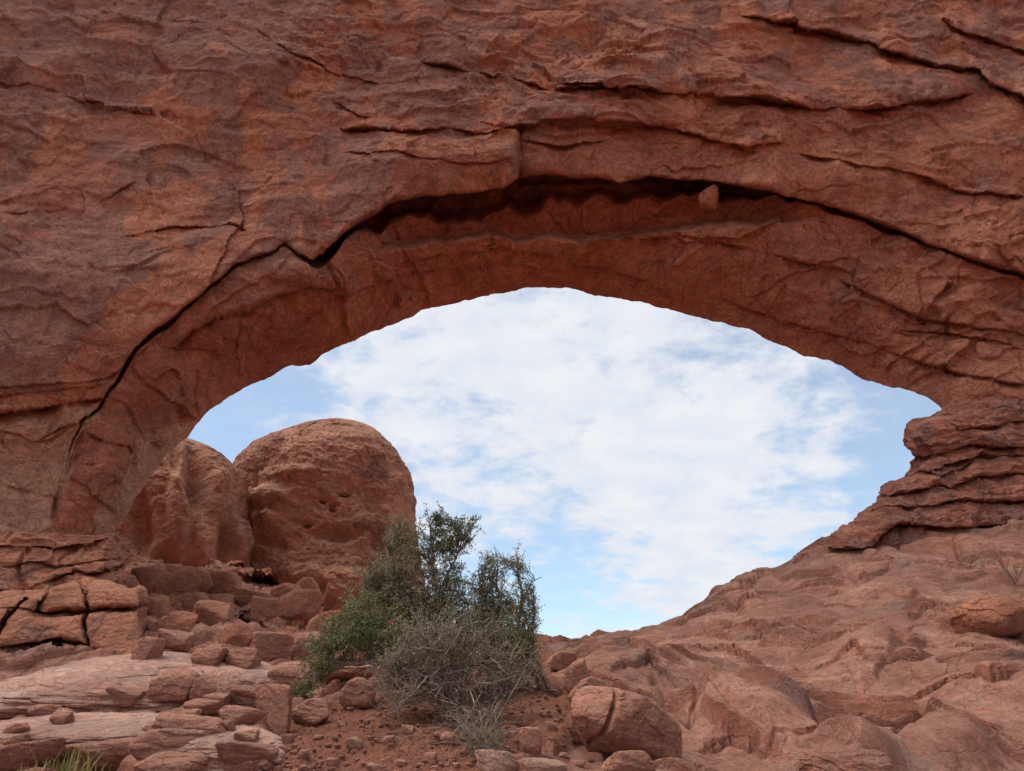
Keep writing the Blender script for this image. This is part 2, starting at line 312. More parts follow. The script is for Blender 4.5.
def build_ground():
    a = dens_axis([(-3.2, -.85, 40), (-.85, .85, 1000), (.85, 3.2, 40)])
    y = np.concatenate([np.linspace(-.0, 5, 30, endpoint=False), 5*np.power(34/5., np.linspace(0, 1, 700)), np.linspace(34.5, 60, 40)])
    A, Yg = np.meshgrid(a, y); X = A*(Yg+.8)+np.sign(A)*np.maximum(np.abs(A)-.85, 0)*6; P = np.stack([X, Yg, tps(TX, TZ, (X, Yg), 1e-5)], -1)
    px, py = proj(P); vis = sstep(4.5, 6.5, Yg)*(1-sstep(27, 32, Yg))
    j1 = fbm(P*1.3, 3, seed=3)*9; pxj, pyj = px+j1, py+fbm(P*1.7+9, 3, seed=4)*5
    ins = inpoly(SOIL, pxj, pyj); d = polydist(SOIL+[SOIL[0]], pxj, pyj); sd = np.where(ins, d, -d); soil = sstep(-3, 5, sd)
    right = sstep(520, 620, px)
    dz = fbm(P*np.array([.35, .35, .35]), 3, seed=10)*(.75-.30*right)*(1-soil)*(.55+.45*sstep(8,14,Yg))
    # slickrock lobes: rounded pillows that trend down to the left/right
    Q = P+np.stack([fbm(P*.5, 2, seed=21), fbm(P*.5+5, 2, seed=22), P[..., 0]*0], -1)*1.4
    u = Q[..., 0]*.80+Q[..., 1]*.30; v = -Q[..., 0]*.18+Q[..., 1]*.55
    f, e = facet(u*.36, v*.42, 31, .5, .5); pil = 1-np.exp(-e*5)
    dz = dz+(1-soil)*((.12-.07*right)*f+(.16-.07*right)*pil-.10)
    f2, e2 = facet(u*1.9+fbm(P*1.6, 2, seed=6), v*1.7, 33, .6, .5)
    lm = sstep(-.05, .25, fbm(P*.4+7, 2, seed=5))*(1-.6*right); dz = dz+(1-soil)*lm*(.06*f2+.06*(1-np.exp(-e2*6)))
    terr = (P[..., 1]*.62-P[..., 0]*.22*(1-right)+P[..., 0]*.50*right)+fbm(P*.35, 3, seed=8)*2.4; tf = terr-np.floor(terr); tm = sstep(-.15, .2, fbm(P*.5+13, 2, seed=9)); dz = dz+(1-soil)*(.26-.04*right)*tm*(sstep(.0, .12, tf)-tf)
    terr = (P[..., 1]*1.9-P[..., 0]*.5*(1-right)+P[..., 0]*1.2*right)+fbm(P*.7, 3, seed=18)*2.8; tf = terr-np.floor(terr); dz = dz+(1-soil)*.07*(1-.75*right)*(sstep(.0, .15, tf)-tf)
    bz = (P[..., 2]+dz)*5.5+fbm(P*.8, 3, seed=47)*2.2+P[..., 0]*.25; tf = bz-np.floor(bz); dz = dz+(1-soil)*.045*sstep(-.1, .2, fbm(P*.6+3, 2, seed=48))*(sstep(0, .25, tf)-tf)
    dz = dz+(1-soil)*fbm(P*2.2, 5, .55, seed=12)*(.10-.055*right)
    dz = dz+(1-soil)*(fbm(P*np.array([1.2, 3.0, 1.2]), 4, .6, seed=14, ridged=True))*.03*(1-.7*right)
    dz = dz+soil*(fbm(P*1.4, 3, seed=15)*.16+fbm(P*7, 5, .62, seed=16)*.085)+soil*.06
    dz = dz*vis
    jit = fbm(P*2.5, 4, .6, seed=19)*7
    LG = [ # steps in the slickrock: line, rise, undercut, widths
     ([(-160,716),(0,712),(30,709),(75,711),(105,705),(140,707),(180,701),(215,696),(262,692)], .16, .30, 14, 4),
     ([(-160,742),(0,731),(60,724),(100,718),(160,714)], .05, .16, 8, 3),
     ([(-160,765),(0,752),(60,744),(110,747),(150,760)], .05, .15, 8, 3),
     ([(0,771),(60,765),(120,770),(180,762),(240,757)], .04, .10, 8, 3),
     ([(165,712),(200,708),(240,706),(270,716)], .04, .10, 6, 3),
     ([(560,672),(600,664),(650,668),(690,676)], .06, .16, 8, 4),
     ([(610,690),(650,676),(680,690),(700,716)], .10, .20, 10, 4),
     ([(685,735),(700,712),(750,706),(800,716),(830,750)], .0, .0, 10, 4),
     ([(650,668),(700,664),(760,672),(820,684),(845,690)], .05, .10, 10, 4),
     ([(835,690),(870,694),(920,712),(960,728),(1024,745)], .08, .20, 9, 4),
     ([(700,752),(730,748),(770,756),(830,752)], .06, .18, 9, 4),
     ([(860,596),(900,598),(940,606),(985,612)], .05, .14, 8, 4),
     ([(790,600),(830,606),(870,610)], .05, .14, 8, 4),
     ([(716,607),(735,612),(775,596)], .05, .22, 8, 4),([(749,632),(770,640),(790,648)], .06, .25, 6, 3),([(830,575),(870,583),(930,570)], .06, .25, 8, 3),([(900,622),(940,616),(985,622)], .06, .22, 8, 3),([(660,650),(700,646),(745,654),(780,664)], .06, .22, 8, 3),([(905,700),(950,692),(1000,704),(1030,702)], .06, .25, 8, 3),([(720,586),(745,584),(775,574)], .1, .3, 6, 3),
     ([(700,632),(730,622),(745,626)], .05, .18, 6, 4),
     ([(740,640),(790,630),(840,632)], .04, .14, 8, 4),
     ([(880,648),(930,640),(980,650),(1024,662)], .06, .16, 10, 4),
     ([(790,668),(850,660),(910,668),(960,660)], .06, .16, 10, 4)]
    for pts, A_, B_, wu, wd in LG:
        dz = dz-ledge(px, py, pts, A_, B_*.6, wu, wd, jit, 18)*vis*(1-soil)
    CR = [([(690,735),(702,712),(722,706)], .25, 3),([(722,706),(712,724),(735,742),(765,752)], .22, 3),([(800,716),(812,722),(826,752)], .3, 3.5),([(900,760),(918,745),(928,738)], .35, 4),
     ([(845,668),(862,690),(885,680),(900,664)], .12, 3),([(560,700),(575,680),(600,690)], .25, 4),([(655,690),(668,715),(690,735)], .22, 4),([(870,545),(885,560),(905,556)], .15, 3),([(828,562),(845,575),(860,583)], .25, 3),([(879,677),(897,658),(927,644),(955,647)], .3, 3),([(955,541),(962,562),(982,569)], .3, 3),([(730,690),(760,694),(800,690)], .15, 2),([(960,700),(990,712),(1024,716)], .25, 3),([(790,620),(810,632),(850,628)], .2, 2.5),([(640,668),(660,676),(690,672)], .15, 2.5)]
    for pts, B_, w in CR:
        dd = polydist(pts, px+jit*.3, py+jit*.2); dz = dz-.4*B_*np.exp(-(dd/w)**2)*vis
    # rounded swells traced on the right-hand slope
    for (cx, cy, rx_, ry_, h) in ((640,672,60,16,.25),(748,728,62,22,.30),(950,756,48,20,.30),(870,665,50,18,.2),(1000,690,60,25,.2),(860,765,45,16,.2),(770,605,45,12,.2),(900,575,50,20,.35),(600,700,30,25,.15),(90,690,120,20,.15)):
        q = ((px-cx)/rx_)**2+((py-cy)/ry_)**2; dz = dz+h*np.exp(-q*q*.8)*vis
    P[..., 2] += dz; tiltdir = -.25*dz*(1-soil)*vis; P[..., 1] += tiltdir
    m, n = X.shape
    o = mesh_obj('ground', P, grid_faces(m, n), M_GROUND, attrs={'soil': soil, 'varnish': .15*sstep(-.1,.25,fbm(P*.4,3,seed=41))})
    tag(o, kind='structure'); return P
GP = build_ground(); gpx, gpy = proj(GP); GV = GP.reshape(-1, 3); gpx = gpx.ravel(); gpy = gpy.ravel()
_ok = (GV[:, 1] > 5) & (GV[:, 1] < 33); GV = GV[_ok]; gpx = gpx[_ok]; gpy = gpy[_ok]
def on_ground(px, py):
    d = (gpx-px)**2+(gpy-py)**2; k = np.where(d < max(6., d.min()*1.5+.1))[0]; return GV[k[np.argmin(GV[k, 1])]].copy()
def height_at(x, y):
    d = (GV[:, 0]-x)**2+(GV[:, 1]-y)**2; return GV[np.argmin(d), 2]
def build_plain():
    r = np.concatenate([[0, 20, 60, 120], np.geomspace(200, 9000, 30)]); th = np.linspace(0, 2*math.pi, 97)[:-1]; T, RR = np.meshgrid(th, r)
    P = np.stack([RR*np.cos(T), RR*np.sin(T)+20, -3.0+fbm(np.stack([RR*np.cos(T)*.01, RR*np.sin(T)*.01, RR*0], -1), 3, seed=2)*6*sstep(60, 400, RR)], -1)
    tag(mesh_obj('desert_plain', P, grid_faces(*T.shape, cyc_cols=True), M_GROUND, attrs={'soil': np.ones(T.shape)}), kind='structure')
build_plain()

# ------------------------------------------------------------------ the arch
OUT = [(90,575),(104,545),(112,534),(127,514),(136,497),(147,483),(157,466),(170,450),(187,438),(196,425),(205,414),(222,401),(240,390),(255,383),(270,377),(282,369),(291,365),(301,366),(310,365),(315,361),(320,356),(335,348),(350,342),(370,332),(395,324),(420,312),(450,303),(480,297),(510,291),(530,288),(545,286.5),(565,288),(580,290),(595,295),(610,297.5),(640,302),(660,308),(674,311),(690,316),(712,320),(730,325),(749,330),(765,338),(787,348),(805,356),(831,360),(846,369),(862,379),(876,383),(893,387),(910,391),(927,397),(938,405),(944,411),(950,432)]
WC = [(-150,-150,23),(200,-150,25),(512,-150,25.5),(850,-150,25),(1180,-150,23.5),(0,0,23.2),(250,0,24.3),(512,0,24.9),(800,0,24.5),(1024,0,23.6),
 (-150,200,22.6),(0,200,22.8),(200,200,23.7),(400,150,24.1),(519,160,24.0),(650,150,24.3),(850,150,24.1),(1024,200,23.2),(1180,200,22.8),(450,188,24.1),(600,172,24.3),(800,190,24.2),(1000,258,23.3),(300,240,24),
 (0,390,22.6),(110,370,23.2),(-150,400,22.4),(350,275,25),(420,240,25.2),(520,215,25.7),(700,215,25.7),(880,250,25.0),(1010,290,24.1),
 (190,435,27.3),(250,385,28.2),(310,362,28.8),(420,312,29.6),(545,287,30),(680,314,29.6),(800,356,28.5),(900,389,26.8),(944,411,25.6),
 (290,262,24),(308,285,24.1),(240,310,23.7),(178,340,23.7),(150,385,23.9),(127,440,24),(116,483,24.2),(99,514,24.4),(147,483,26.5),(120,530,25.5),
 (0,450,23.7),(60,450,24.0),(50,530,24.1),(0,540,23.8),(-150,540,23.5),(1024,350,23.9),(1024,400,24.0),(960,380,24.9),(1180,440,23.6),(520,250,26.8),(700,260,26.9),(400,290,27),(600,270,28.3),(850,320,26.4)]
def build_arch():
    px = dens_axis([(-1000, -150, 45), (-150, -10, 60), (-10, 1034, 900), (1034, 1174, 60), (1174, 2000, 45)])
    o = np.array(OUT); bot = np.interp(px, o[:, 0], o[:, 1]); bot = np.where(px < 90, 575+0*px, bot); bot = np.where(px > 950, 432, bot)
    rough = fbm(np.stack([px*.05, px*0, px*0], -1), 4, .6, seed=77)*4.0*((px > 150) & (px < 925)); bot = bot+rough
    t = np.linspace(0, 1, 470); PX = np.broadcast_to(px, (len(t), len(px))); PY = -80+(bot+80)*t[:, None]
    Y = tps([(a, b) for a, b, c in WC], [c for a, b, c in WC], (np.clip(PX, -150, 1180), PY), 1e-5)
    base = unproj(PX, PY, Y); N = gnormals(base); N *= np.sign(-(N[..., 1:2])+1e-6)
    jit = fbm(base*1.1, 4, .6, seed=50)*9; jit2 = fbm(base*.5+4, 3, .5, seed=51)*16
    edge = sstep(0, 26, (bot-PY))
    MAIN = [(-20,560),(55,520),(60,483),(70,450),(82,421),(103,397),(115,383),(127,360),(137,349),(164,325),(192,301),(212,284),(240,265),(274,252),(285,246),(300,254),(312,259),(325,252),(340,240),(370,217),(390,206),(420,197),(450,193),(480,192),(505,188),(514,180),(520,176),(540,175),(590,178),(620,182),(650,177),(700,182),(760,190),(800,198),(850,210),(880,222),(930,245),(980,262),(1030,277),(1200,320)]
    hf0 = fbm(np.stack([PX*.030, PY*0, PY*0], -1), 2, .5, seed=52); dY = ledge(PX, PY, MAIN, .55, .0, 40, 5, jit*.25+hf0*5, 1)*sstep(60, 130, PX)
    G = [(60,483,0,3),(75,440,.3,3),(100,400,.7,4),(127,360,1.2,6),(145,345,1.6,8),(164,325,1.5,7),(200,295,1.0,4),(240,265,.6,3),(270,253,.5,3),(290,250,.3,3),(305,262,.8,4),(318,258,2.2,7),(340,240,2.6,10),(370,217,2.8,14),(390,206,2.8,18),(420,197,2.5,22),(450,193,2.2,24),(480,192,2.2,24),(510,183,2.6,26),(525,176,2.0,32),(560,176,1.7,28),(600,179,1.9,18),(620,182,2.0,13),(650,177,2.2,18),(700,182,2.6,18),(735,187,2.4,17),(760,190,1.8,9),(800,198,1.4,6),(850,210,1.2,5),(900,231,1.1,4.5),(950,252,.9,4),(1000,267,.9,4),(1030,277,.8,4),(1200,320,.8,4)]
    gpp = [(a, float(np.interp(a, [m[0] for m in MAIN], [m[1] for m in MAIN])), c, d) for a, b, c, d in G]
    # dense resample keeps the slot on the same line as the lip
    xs = np.linspace(60, 1200, 600); gg = np.array(gpp); mm = np.array(MAIN)
    gs = [(x, np.interp(x, mm[:, 0], mm[:, 1]), np.interp(x, gg[:, 0], gg[:, 2]), np.interp(x, gg[:, 0], gg[:, 3])) for x in xs]
    hf = fbm(np.stack([PX*.030, PY*0, PY*0], -1), 2, .5, seed=52)
    mh = np.clip(.95+.9*hf+1.0*fbm(np.stack([PX*.03, PY*0+3, PY*0], -1), 2, seed=53), .35, 1.7)
    xs2, ly2 = xs, np.interp(xs, mm[:, 0], mm[:, 1]); g2 = [(x, l, np.interp(x, gg[:, 0], gg[:, 2]), np.interp(x, gg[:, 0], gg[:, 3])) for x, l in zip(xs2, ly2)]
    LYm = np.interp(PX, xs, ly2)+jit*.25+hf*5; ss = PY-LYm; Bm = np.interp(PX, xs, [q[2] for q in g2], 0, 0); Gm = np.interp(PX, xs, [q[3] for q in g2])*mh
    dY = dY+np.where(ss > 0, Bm*(.85+.5*fbm(base*.6, 3, seed=54))*(1-sstep(.55, 1.15, ss/Gm+.10*fbm(np.stack([PX*.035, PY*.05, PX*0], -1), 4, .55, seed=49)*(ss > 3))), 0)
    # broad shadowed shelf under the brow, closed below by the top edge of the band
    low = np.interp(PX, [330,380,430,480,520,600,640,700,760,800,850], [255,250,241,236,238,235,232,226,222,220,222])+jit*.5+hf*8
    dY = dY+np.where(ss > 0, 1.5*sstep(330, 430, PX)*(1-sstep(740, 850, PX))*(1-sstep(-5, 4, PY-low)), 0)
    LINES = [
     ([(340,125),(360,123),(390,127),(422,130),(456,127),(518,126),(545,124),(587,122),(634,121),(665,128),(695,137),(742,147),(785,145)], .42, .30, 12, 5),
     ([(420,60),(460,64),(490,72),(532,82),(559,91),(600,94),(634,88),(650,90),(675,94),(700,93),(742,99),(787,103),(811,110),(859,111),(914,106),(934,103),(975,92)], .55, .40, 20, 5),
     ([(560,84),(585,88),(610,93),(640,86)], .3, .5, 8, 8),
     ([(740,20),(780,27),(804,33),(825,34),(866,45),(890,54),(914,62),(934,71),(955,70),(975,71),(985,78),(996,86),(1030,108),(1180,150)], .60, .45, 22, 5),
     ([(930,20),(968,34),(1000,39),(1030,44),(1180,60)], .3, .22, 14, 4),
     ([(340,150),(420,158),(470,160),(519,158)], .12, .10, 10, 6),
     ([(519,140),(560,146),(620,140),(700,146),(760,152)], .16, .22, 7, 10),
     ([(800,150),(859,166),(900,172),(940,182),(975,190),(1030,196)], .18, .25, 12, 12),
     ([(-170,414),(0,411),(40,408),(80,402),(103,397)], .25, .85, 26, 8),
     ([(-170,392),(0,395),(60,390),(105,384)], .10, .08, 8, 5),
     ([(-170,90),(0,86),(50,90),(88,100),(130,106),(160,112)], .16, .12, 14, 4),
     ([(90,100),(150,108),(175,120),(195,136)], -.14, -.12, 30, 8),
     ([(0,212),(40,208),(80,204),(110,196),(140,180)], .08, .12, 10, 6),
     ([(120,235),(160,228),(200,222),(235,222),(250,232)], .10, .14, 10, 5),
     ([(150,14),(180,20),(215,24)], .12, .12, 8, 4),
     ([(255,30),(290,55),(315,62),(345,72),(380,78)], .18, .20, 10, 5),
     ([(330,95),(350,108),(375,112)], .14, .14, 8, 4),
     ([(460,110),(490,120),(518,128)], .12, .2, 8, 4),
     ([(840,278),(876,300),(920,318),(960,326),(1030,332),(1180,340)], .22, .28, 18, 8),
     ([(900,331),(948,333),(1000,340),(1030,344)], .12, .16, 8, 4),
     ([(860,338),(885,350),(930,366),(980,376),(1030,384),(1180,400)], .22, .25, 14, 6),
     ([(640,240),(690,236),(740,246),(800,262),(850,270)], .16, .22, 14, 7),
     ([(395,268),(440,256),(500,252),(560,256)], .14, .15, 8, 4),
     ([(330,300),(380,286),(430,272),(500,266),(580,268),(650,280)], .14, .20, 10, 6),
     ([(720,300),(770,318),(820,330),(870,344)], .16, .22, 10, 6),
     ([(165,352),(190,330),(212,318),(240,312),(274,297),(308,288),(350,292)], .55, .55, 15, 14),
     ([(0,486),(40,494),(78,502),(96,520)], .08, .08, 6, 4),
     ([(40,442),(60,428),(80,424)], .10, .12, 5, 3),
     ([(84,432),(104,442),(127,446),(134,456)], .14, .4, 10, 5),
     ([(80,466),(105,464)], .06, .12, 6, 3),
     ([(100,490),(112,482),(128,486)], .06, .12, 6, 3)]
    for pts, A_, B_, wu, wd in LINES: dY = dY+ledge(PX, PY, pts, A_, B_, wu, wd, jit*.35, 16)
    for pts, B_, w in [([(519,128),(520,150),(519,186)], .3, 2.5),([(215,150),(222,170),(233,188),(240,212)], .16, 3),([(195,136),(200,158),(222,168)], .14, 3),([(178,342),(160,366),(150,394),(128,414)], .10, 4),
        ([(84,432),(74,460),(62,484),(55,520)], .3, 2.5),([(0,425),(10,455),(20,482),(30,520)], .10, 2),([(140,0),(143,40),(138,80)], .14, 3),([(308,0),(310,50)], .10, 3),([(130,448),(124,470),(106,500)], .2, 3),([(225,10),(228,60),(220,100)],.08,3),
        ([(826,282),(834,320),(838,345)], .12, 3)]:
        dd = polydist(pts, PX+jit*.25, PY+jit*.2); dY = dY+B_*np.exp(-(dd/w)**2)*np.clip(.5+jit*.15, 0, 1.2)
    # the step between the rough brow on the left and the recessed smooth lintel on the right
    dY = dY+.45*sstep(518, 520.5, PX)*(1-sstep(560, 800, PX))*sstep(122, 128, PY)*(1-sstep(178, 186, PY))*1.0
    # raised plate on the left face, hollows and bulges
    pl = inpoly([(-200,92),(60,92),(150,106),(196,136),(204,158),(236,186),(242,216),(200,300),(110,380),(-200,400)], PX+jit*.4, PY+jit*.3)
    dY = dY-.16*pl
    for (cx, cy, rx_, ry_, h) in ((600,55,60,30,.35),(720,80,60,16,-.3),(860,85,110,22,-.35),(960,60,60,18,.3),(640,75,40,16,-.35),(420,100,60,20,-.2),(430,160,80,22,-.35),(60,300,120,60,-.2),(700,160,120,14,.15),(900,215,110,26,.25),(980,150,60,30,-.25),(290,85,16,16,.2),(285,62,6,6,-.25),(165,75,10,9,.12),(325,285,30,14,-.2),(60,470,60,40,.15),(250,340,40,16,.15),(300,335,40,20,.2),(620,112,70,9,-.25),(480,150,30,18,-.2),(400,110,18,12,.2),(288,264,26,14,-.45),(300,272,40,12,-.2)):
        q = ((PX-cx)/rx_)**2+((PY-cy)/ry_)**2; dY = dY+h*np.exp(-q*q*.7-.15*q)
    P = unproj(PX, PY, Y+dY)
    # chipped and weathered skin
    Q = P+np.stack([fbm(P*.45, 3, seed=61), fbm(P*.45+3, 3, seed=62), fbm(P*.45+6, 3, seed=63)], -1)*.7
    sof = sstep(0, 1, (PY-np.interp(PX, mm[:, 0], mm[:, 1]))/25.)
    d = fbm(P*.16, 3, seed=60)*.8*edge+fbm(Q*np.array([.34, .34, .6]), 3, seed=59)*.30
    f1, e1 = facet(Q[..., 0]*.30+Q[..., 2]*.06, Q[..., 2]*.48, 71, .5, .6); d = d+(.22+.12*sof)*f1
    f2, e2 = facet(Q[..., 0]*.9, Q[..., 2]*1.35+Q[..., 1]*.8, 72, .6, .6); rz = np.full(PX.shape, .27)
    for (cx, cy, rx_, ry_, h) in ((420,70,110,60,.6),(620,60,110,45,.5),(330,60,60,40,.3),(760,140,80,25,.35),(1000,200,50,40,.3),(960,320,70,45,.35),(100,40,120,40,.08),(120,250,110,110,-.15),(620,160,100,20,-.35),(860,190,60,25,-.4),(820,75,90,30,-.2),(400,150,60,20,.3),(50,470,60,60,-.1),(330,30,50,40,.2),(480,110,60,30,.3),(560,230,160,30,.0),(280,310,60,30,-.1),(270,150,60,60,-.1)):
        q = ((PX-cx)/rx_)**2+((PY-cy)/ry_)**2; rz = rz+h*np.exp(-q)
    rm = np.clip(rz, .05, 1)*(.35+.65*sstep(-.12, .18, fbm(P*.22+11, 3, seed=64))); d = d+(.05+.15*rm+.08*sof)*f2-.03*rm*np.exp(-e2*14)
    f3, e3 = facet(Q[..., 0]*2.3, Q[..., 2]*3.2+Q[..., 1]*2, 73, .6, .6); d = d+(.02+.075*rm)*f3
    st = P[..., 2]*.55+fbm(P*.22, 3, seed=65)*2.2+np.maximum(P[..., 0], 0)*.16; tf = 1-(st-np.floor(st)); pm = sstep(-.02, .3, fbm(P*np.array([.25, .25, .4])+31, 3, seed=58)+.22*sstep(-6, 4, P[..., 0]))
    d = d+.40*pm*(.08+1.25*rm)*(tf*tf-sstep(.90, 1., tf))
    st = P[..., 2]*1.9+fbm(P*.5, 3, seed=57)*2.6; tf = 1-(st-np.floor(st)); d = d+.06*rm*(tf-sstep(.82, 1., tf))
    d = d+fbm(P*np.array([.8, .8, 1.5]), 5, .55, seed=66)*(.015+.14*rm)+fbm(P*4., 3, .6, seed=67)*.04*(.4+rm)
    rd = fbm(Q*np.array([.5, .5, .9])+2, 4, .55, seed=68, ridged=True); d = d+.08*np.clip(rd-.12, 0, 1)*(.15+.85*rm)
    d = d*(.12+.88*edge)
    P = P+N*d[..., None]
    E = P[-1]; z0 = E[:, 2]; xs = E[:, 0]; nrm = np.zeros_like(E); back = []
    oc = unproj(575, 480, 28.); od = np.stack([E[:, 0]-oc[0], 0*z0, np.maximum(E[:, 2]-oc[2], 0)], -1); od /= np.linalg.norm(od, axis=1, keepdims=True)+1e-6
    for dy_, dz_ in ((.15, .12), (.5, .5), (1.1, 1.4), (2.0, 3.0)): back.append(E+np.stack([E[:, 0]/E[:, 1]*dy_, dy_+0*z0, (z0-EYE)/E[:, 1]*dy_], -1)+od*dz_*.5)
    topz = P[0, :, 2]; yb = np.maximum(E[:, 1]+2.2, 29.5)
    for f_ in np.linspace(.1, 1, 16)**1.1: back.append(np.stack([back[3][:, 0]*(1-f_)+P[0, :, 0]*f_, yb+.8*np.sin(xs*.4+f_*5)-f_*1.0, np.maximum(back[3][:, 2], z0)*(1-f_)+(topz+1)*f_], -1))
    back.append(np.stack([P[0, :, 0], P[0, :, 1]+3, topz+2.2], -1))
    A_ = np.concatenate([P, np.array(back)], 0); m, n = A_.shape[:2]
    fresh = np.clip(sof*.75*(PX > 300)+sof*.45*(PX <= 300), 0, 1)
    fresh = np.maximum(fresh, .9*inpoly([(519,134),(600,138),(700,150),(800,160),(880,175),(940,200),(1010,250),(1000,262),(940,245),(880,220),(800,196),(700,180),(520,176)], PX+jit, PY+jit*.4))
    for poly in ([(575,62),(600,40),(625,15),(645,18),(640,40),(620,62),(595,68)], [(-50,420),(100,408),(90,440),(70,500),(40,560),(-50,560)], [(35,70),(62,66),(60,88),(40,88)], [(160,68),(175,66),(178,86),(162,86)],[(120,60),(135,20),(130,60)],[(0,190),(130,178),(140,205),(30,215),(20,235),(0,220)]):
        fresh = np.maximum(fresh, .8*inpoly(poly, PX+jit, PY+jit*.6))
    fresh = np.concatenate([fresh, np.zeros((m-len(t), n))], 0)
    pa = np.clip(.9*inpoly([(-400,414),(100,402),(84,432),(74,470),(60,500),(40,560),(-400,560)], PX+jit, PY+jit*.3)+.85*inpoly([(135,440),(200,418),(187,440),(150,485),(120,540),(90,545),(98,500),(125,470)], PX+jit, PY+jit)+.7*inpoly([(575,62),(600,40),(625,15),(645,18),(640,40),(620,62),(595,68)], PX+jit, PY+jit*.6), 0, 1)
    vn = -.45*sof*(1-.6*sstep(250, 600, PX)*(PY < 260))+.45*inpoly([(0,212),(110,205),(130,240),(150,265),(90,330),(60,395),(-50,395),(-50,215)], PX+jit*2, PY+jit*2)+.3*(PY < 110)*(PX < 480)-.3*(PX < 110)*(PY > 412)-.25*sstep(500,700,PX)*sstep(90,140,PY)
    vn = vn-.8*pa
    vn = np.concatenate([vn, np.zeros((m-len(t), n))], 0)
    chip = np.maximum(np.exp(-e2*16)*rm, .8*np.exp(-e3*11)*rm)*sstep(-.1, .2, fbm(P*.9, 3, seed=56))
    chip = np.concatenate([chip, np.zeros((m-len(t), n))], 0)
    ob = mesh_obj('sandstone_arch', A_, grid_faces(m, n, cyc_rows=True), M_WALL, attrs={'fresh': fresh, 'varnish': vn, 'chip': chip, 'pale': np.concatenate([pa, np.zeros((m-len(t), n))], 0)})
    return tag(ob, 'huge red-brown sandstone cliff pierced by a wide natural arch that frames the cloudy sky', 'rock arch')
build_arch()

# ------------------------------------------------------------------ relief masses (buttress, ledges, alcove)
KEPT = []
def relief(name, mat, px, py, Yg, d, label, cat, back_dy=4, keep=False):
    """rock mass whose front is the displaced grid; it is closed behind at its own thickness"""
    P = unproj(px, py, Yg); N = gnormals(P); N *= np.sign(-(N[..., 1:2])+1e-6)
    for ax in (0, 1):
        for k in (1, 2, 4, 4): N = (N+np.roll(N, k, ax)+np.roll(N, -k, ax))/3
    N /= np.linalg.norm(N, axis=-1, keepdims=True)+1e-9; P = P+N*d(P)[..., None]
    if keep: KEPT.append(P.reshape(-1, 3))
    def away(E, dy, sx, sz=0): return E+np.stack([(E[:, 0]/E[:, 1]+sx)*dy, dy+0*E[:, 0], ((E[:, 2]-EYE)/E[:, 1]+sz)*dy], -1)
    L = [away(P[:, 0], q, .25) for q in (.3, 1., back_dy)]; Rr = [away(P[:, -1], q, -.25) for q in (.3, 1., back_dy)]
    A_ = np.concatenate([np.stack(L[::-1], 1), P, np.stack(Rr, 1)], 1)
    T = [away(A_[0], .5, 0, -.2), away(A_[0], back_dy, 0, -.25)]; A_ = np.concatenate([np.stack(T[::-1], 0), A_], 0)
    m, n = A_.shape[:2]; o = mesh_obj(name, A_, grid_faces(m, n), mat)
    return tag(o, label, cat)
def buttress():
    # left silhouette by row, then the mass runs off to the right
    SL = [(392,1050),(397,985),(402,960),(407,944),(412,936),(418,926),(424,910),(430,903),(437,902),(444,905),(450,912),(455,917),(460,911),(468,909),(476,906),(479,890),(484,883),(492,879),(500,876),(508,871),(514,862),(520,852),(528,842),(536,832),(541,825),(545,824),(549,835),(560,860),(580,890)]
    s = np.array(SL, float); v = np.linspace(393, 578, 260); left = np.interp(v, s[:, 0], s[:, 1]); t = np.concatenate([np.linspace(0, 1, 300)**1.25, [1.15, 1.4, 1.9, 2.6]])
    PX = left[:, None]+(1110-left[:, None])*t[None]; PY = np.broadcast_to(v[:, None], PX.shape).copy()
    q = (PX-left[:, None]); Y = 23.6+.6*np.exp(-q/50)+1.3*np.exp(-q/8)+(PY < 400)*((400-PY)*.15)-.006*np.clip(PY-440, 0, 200)
    jit = fbm(np.stack([PX*.03, PY*.03, PX*0], -1), 4, .6, seed=80)*7
    for pts, A_, B_, wu, wd in [
        ([(895,446),(912,452),(940,452),(970,445),(1000,448),(1110,450)], .45, .55, 16, 6),
        ([(930,470),(950,462),(980,455),(1030,456),(1110,462)], .2, .4, 8, 5),
        ([(870,492),(905,494),(950,484),(980,476),(1030,473),(1110,470)], .35, .35, 12, 4),
        ([(905,478),(940,474),(975,462)], .2, .3, 7, 4),
        ([(945,424),(960,432),(990,428),(1030,420),(1110,420)], .2, .25, 9, 4),
        ([(860,516),(900,508),(950,503),(1030,500),(1110,498)], .3, .28, 12, 4),
        ([(815,546),(835,550),(858,549),(878,538),(895,527),(915,524),(940,528),(965,530),(985,524),(1030,532),(1110,536)], .5, .9, 14, 7)]:
        Y = Y+ledge(PX, PY, pts, A_, B_, wu, wd, jit*.5, 12)
    def d(P):
        Q = P+np.stack([fbm(P*1.1, 3, seed=81), fbm(P*1.1+3, 3, seed=82), fbm(P*1.1+6, 3, seed=83)], -1)*.6
        f, e = facet(Q[..., 0]*1.1, Q[..., 2]*2.0, 84, .5, .5)
        return fbm(P*.7, 3, seed=85)*.4+.12*f+fbm(P*np.array([1.5, 1.5, 6]), 5, .6, seed=86)*.16+fbm(P*6, 3, .6, seed=87)*.04+.15*np.clip(fbm(Q*1.6, 4, seed=88, ridged=True)-.1, 0, 1)
    return relief('sandstone_buttress', M_BUTT, PX, PY, Y, d, 'stack of knobbly layered red ledges that carries the right foot of the arch', 'rock outcrop', 4)
buttress()
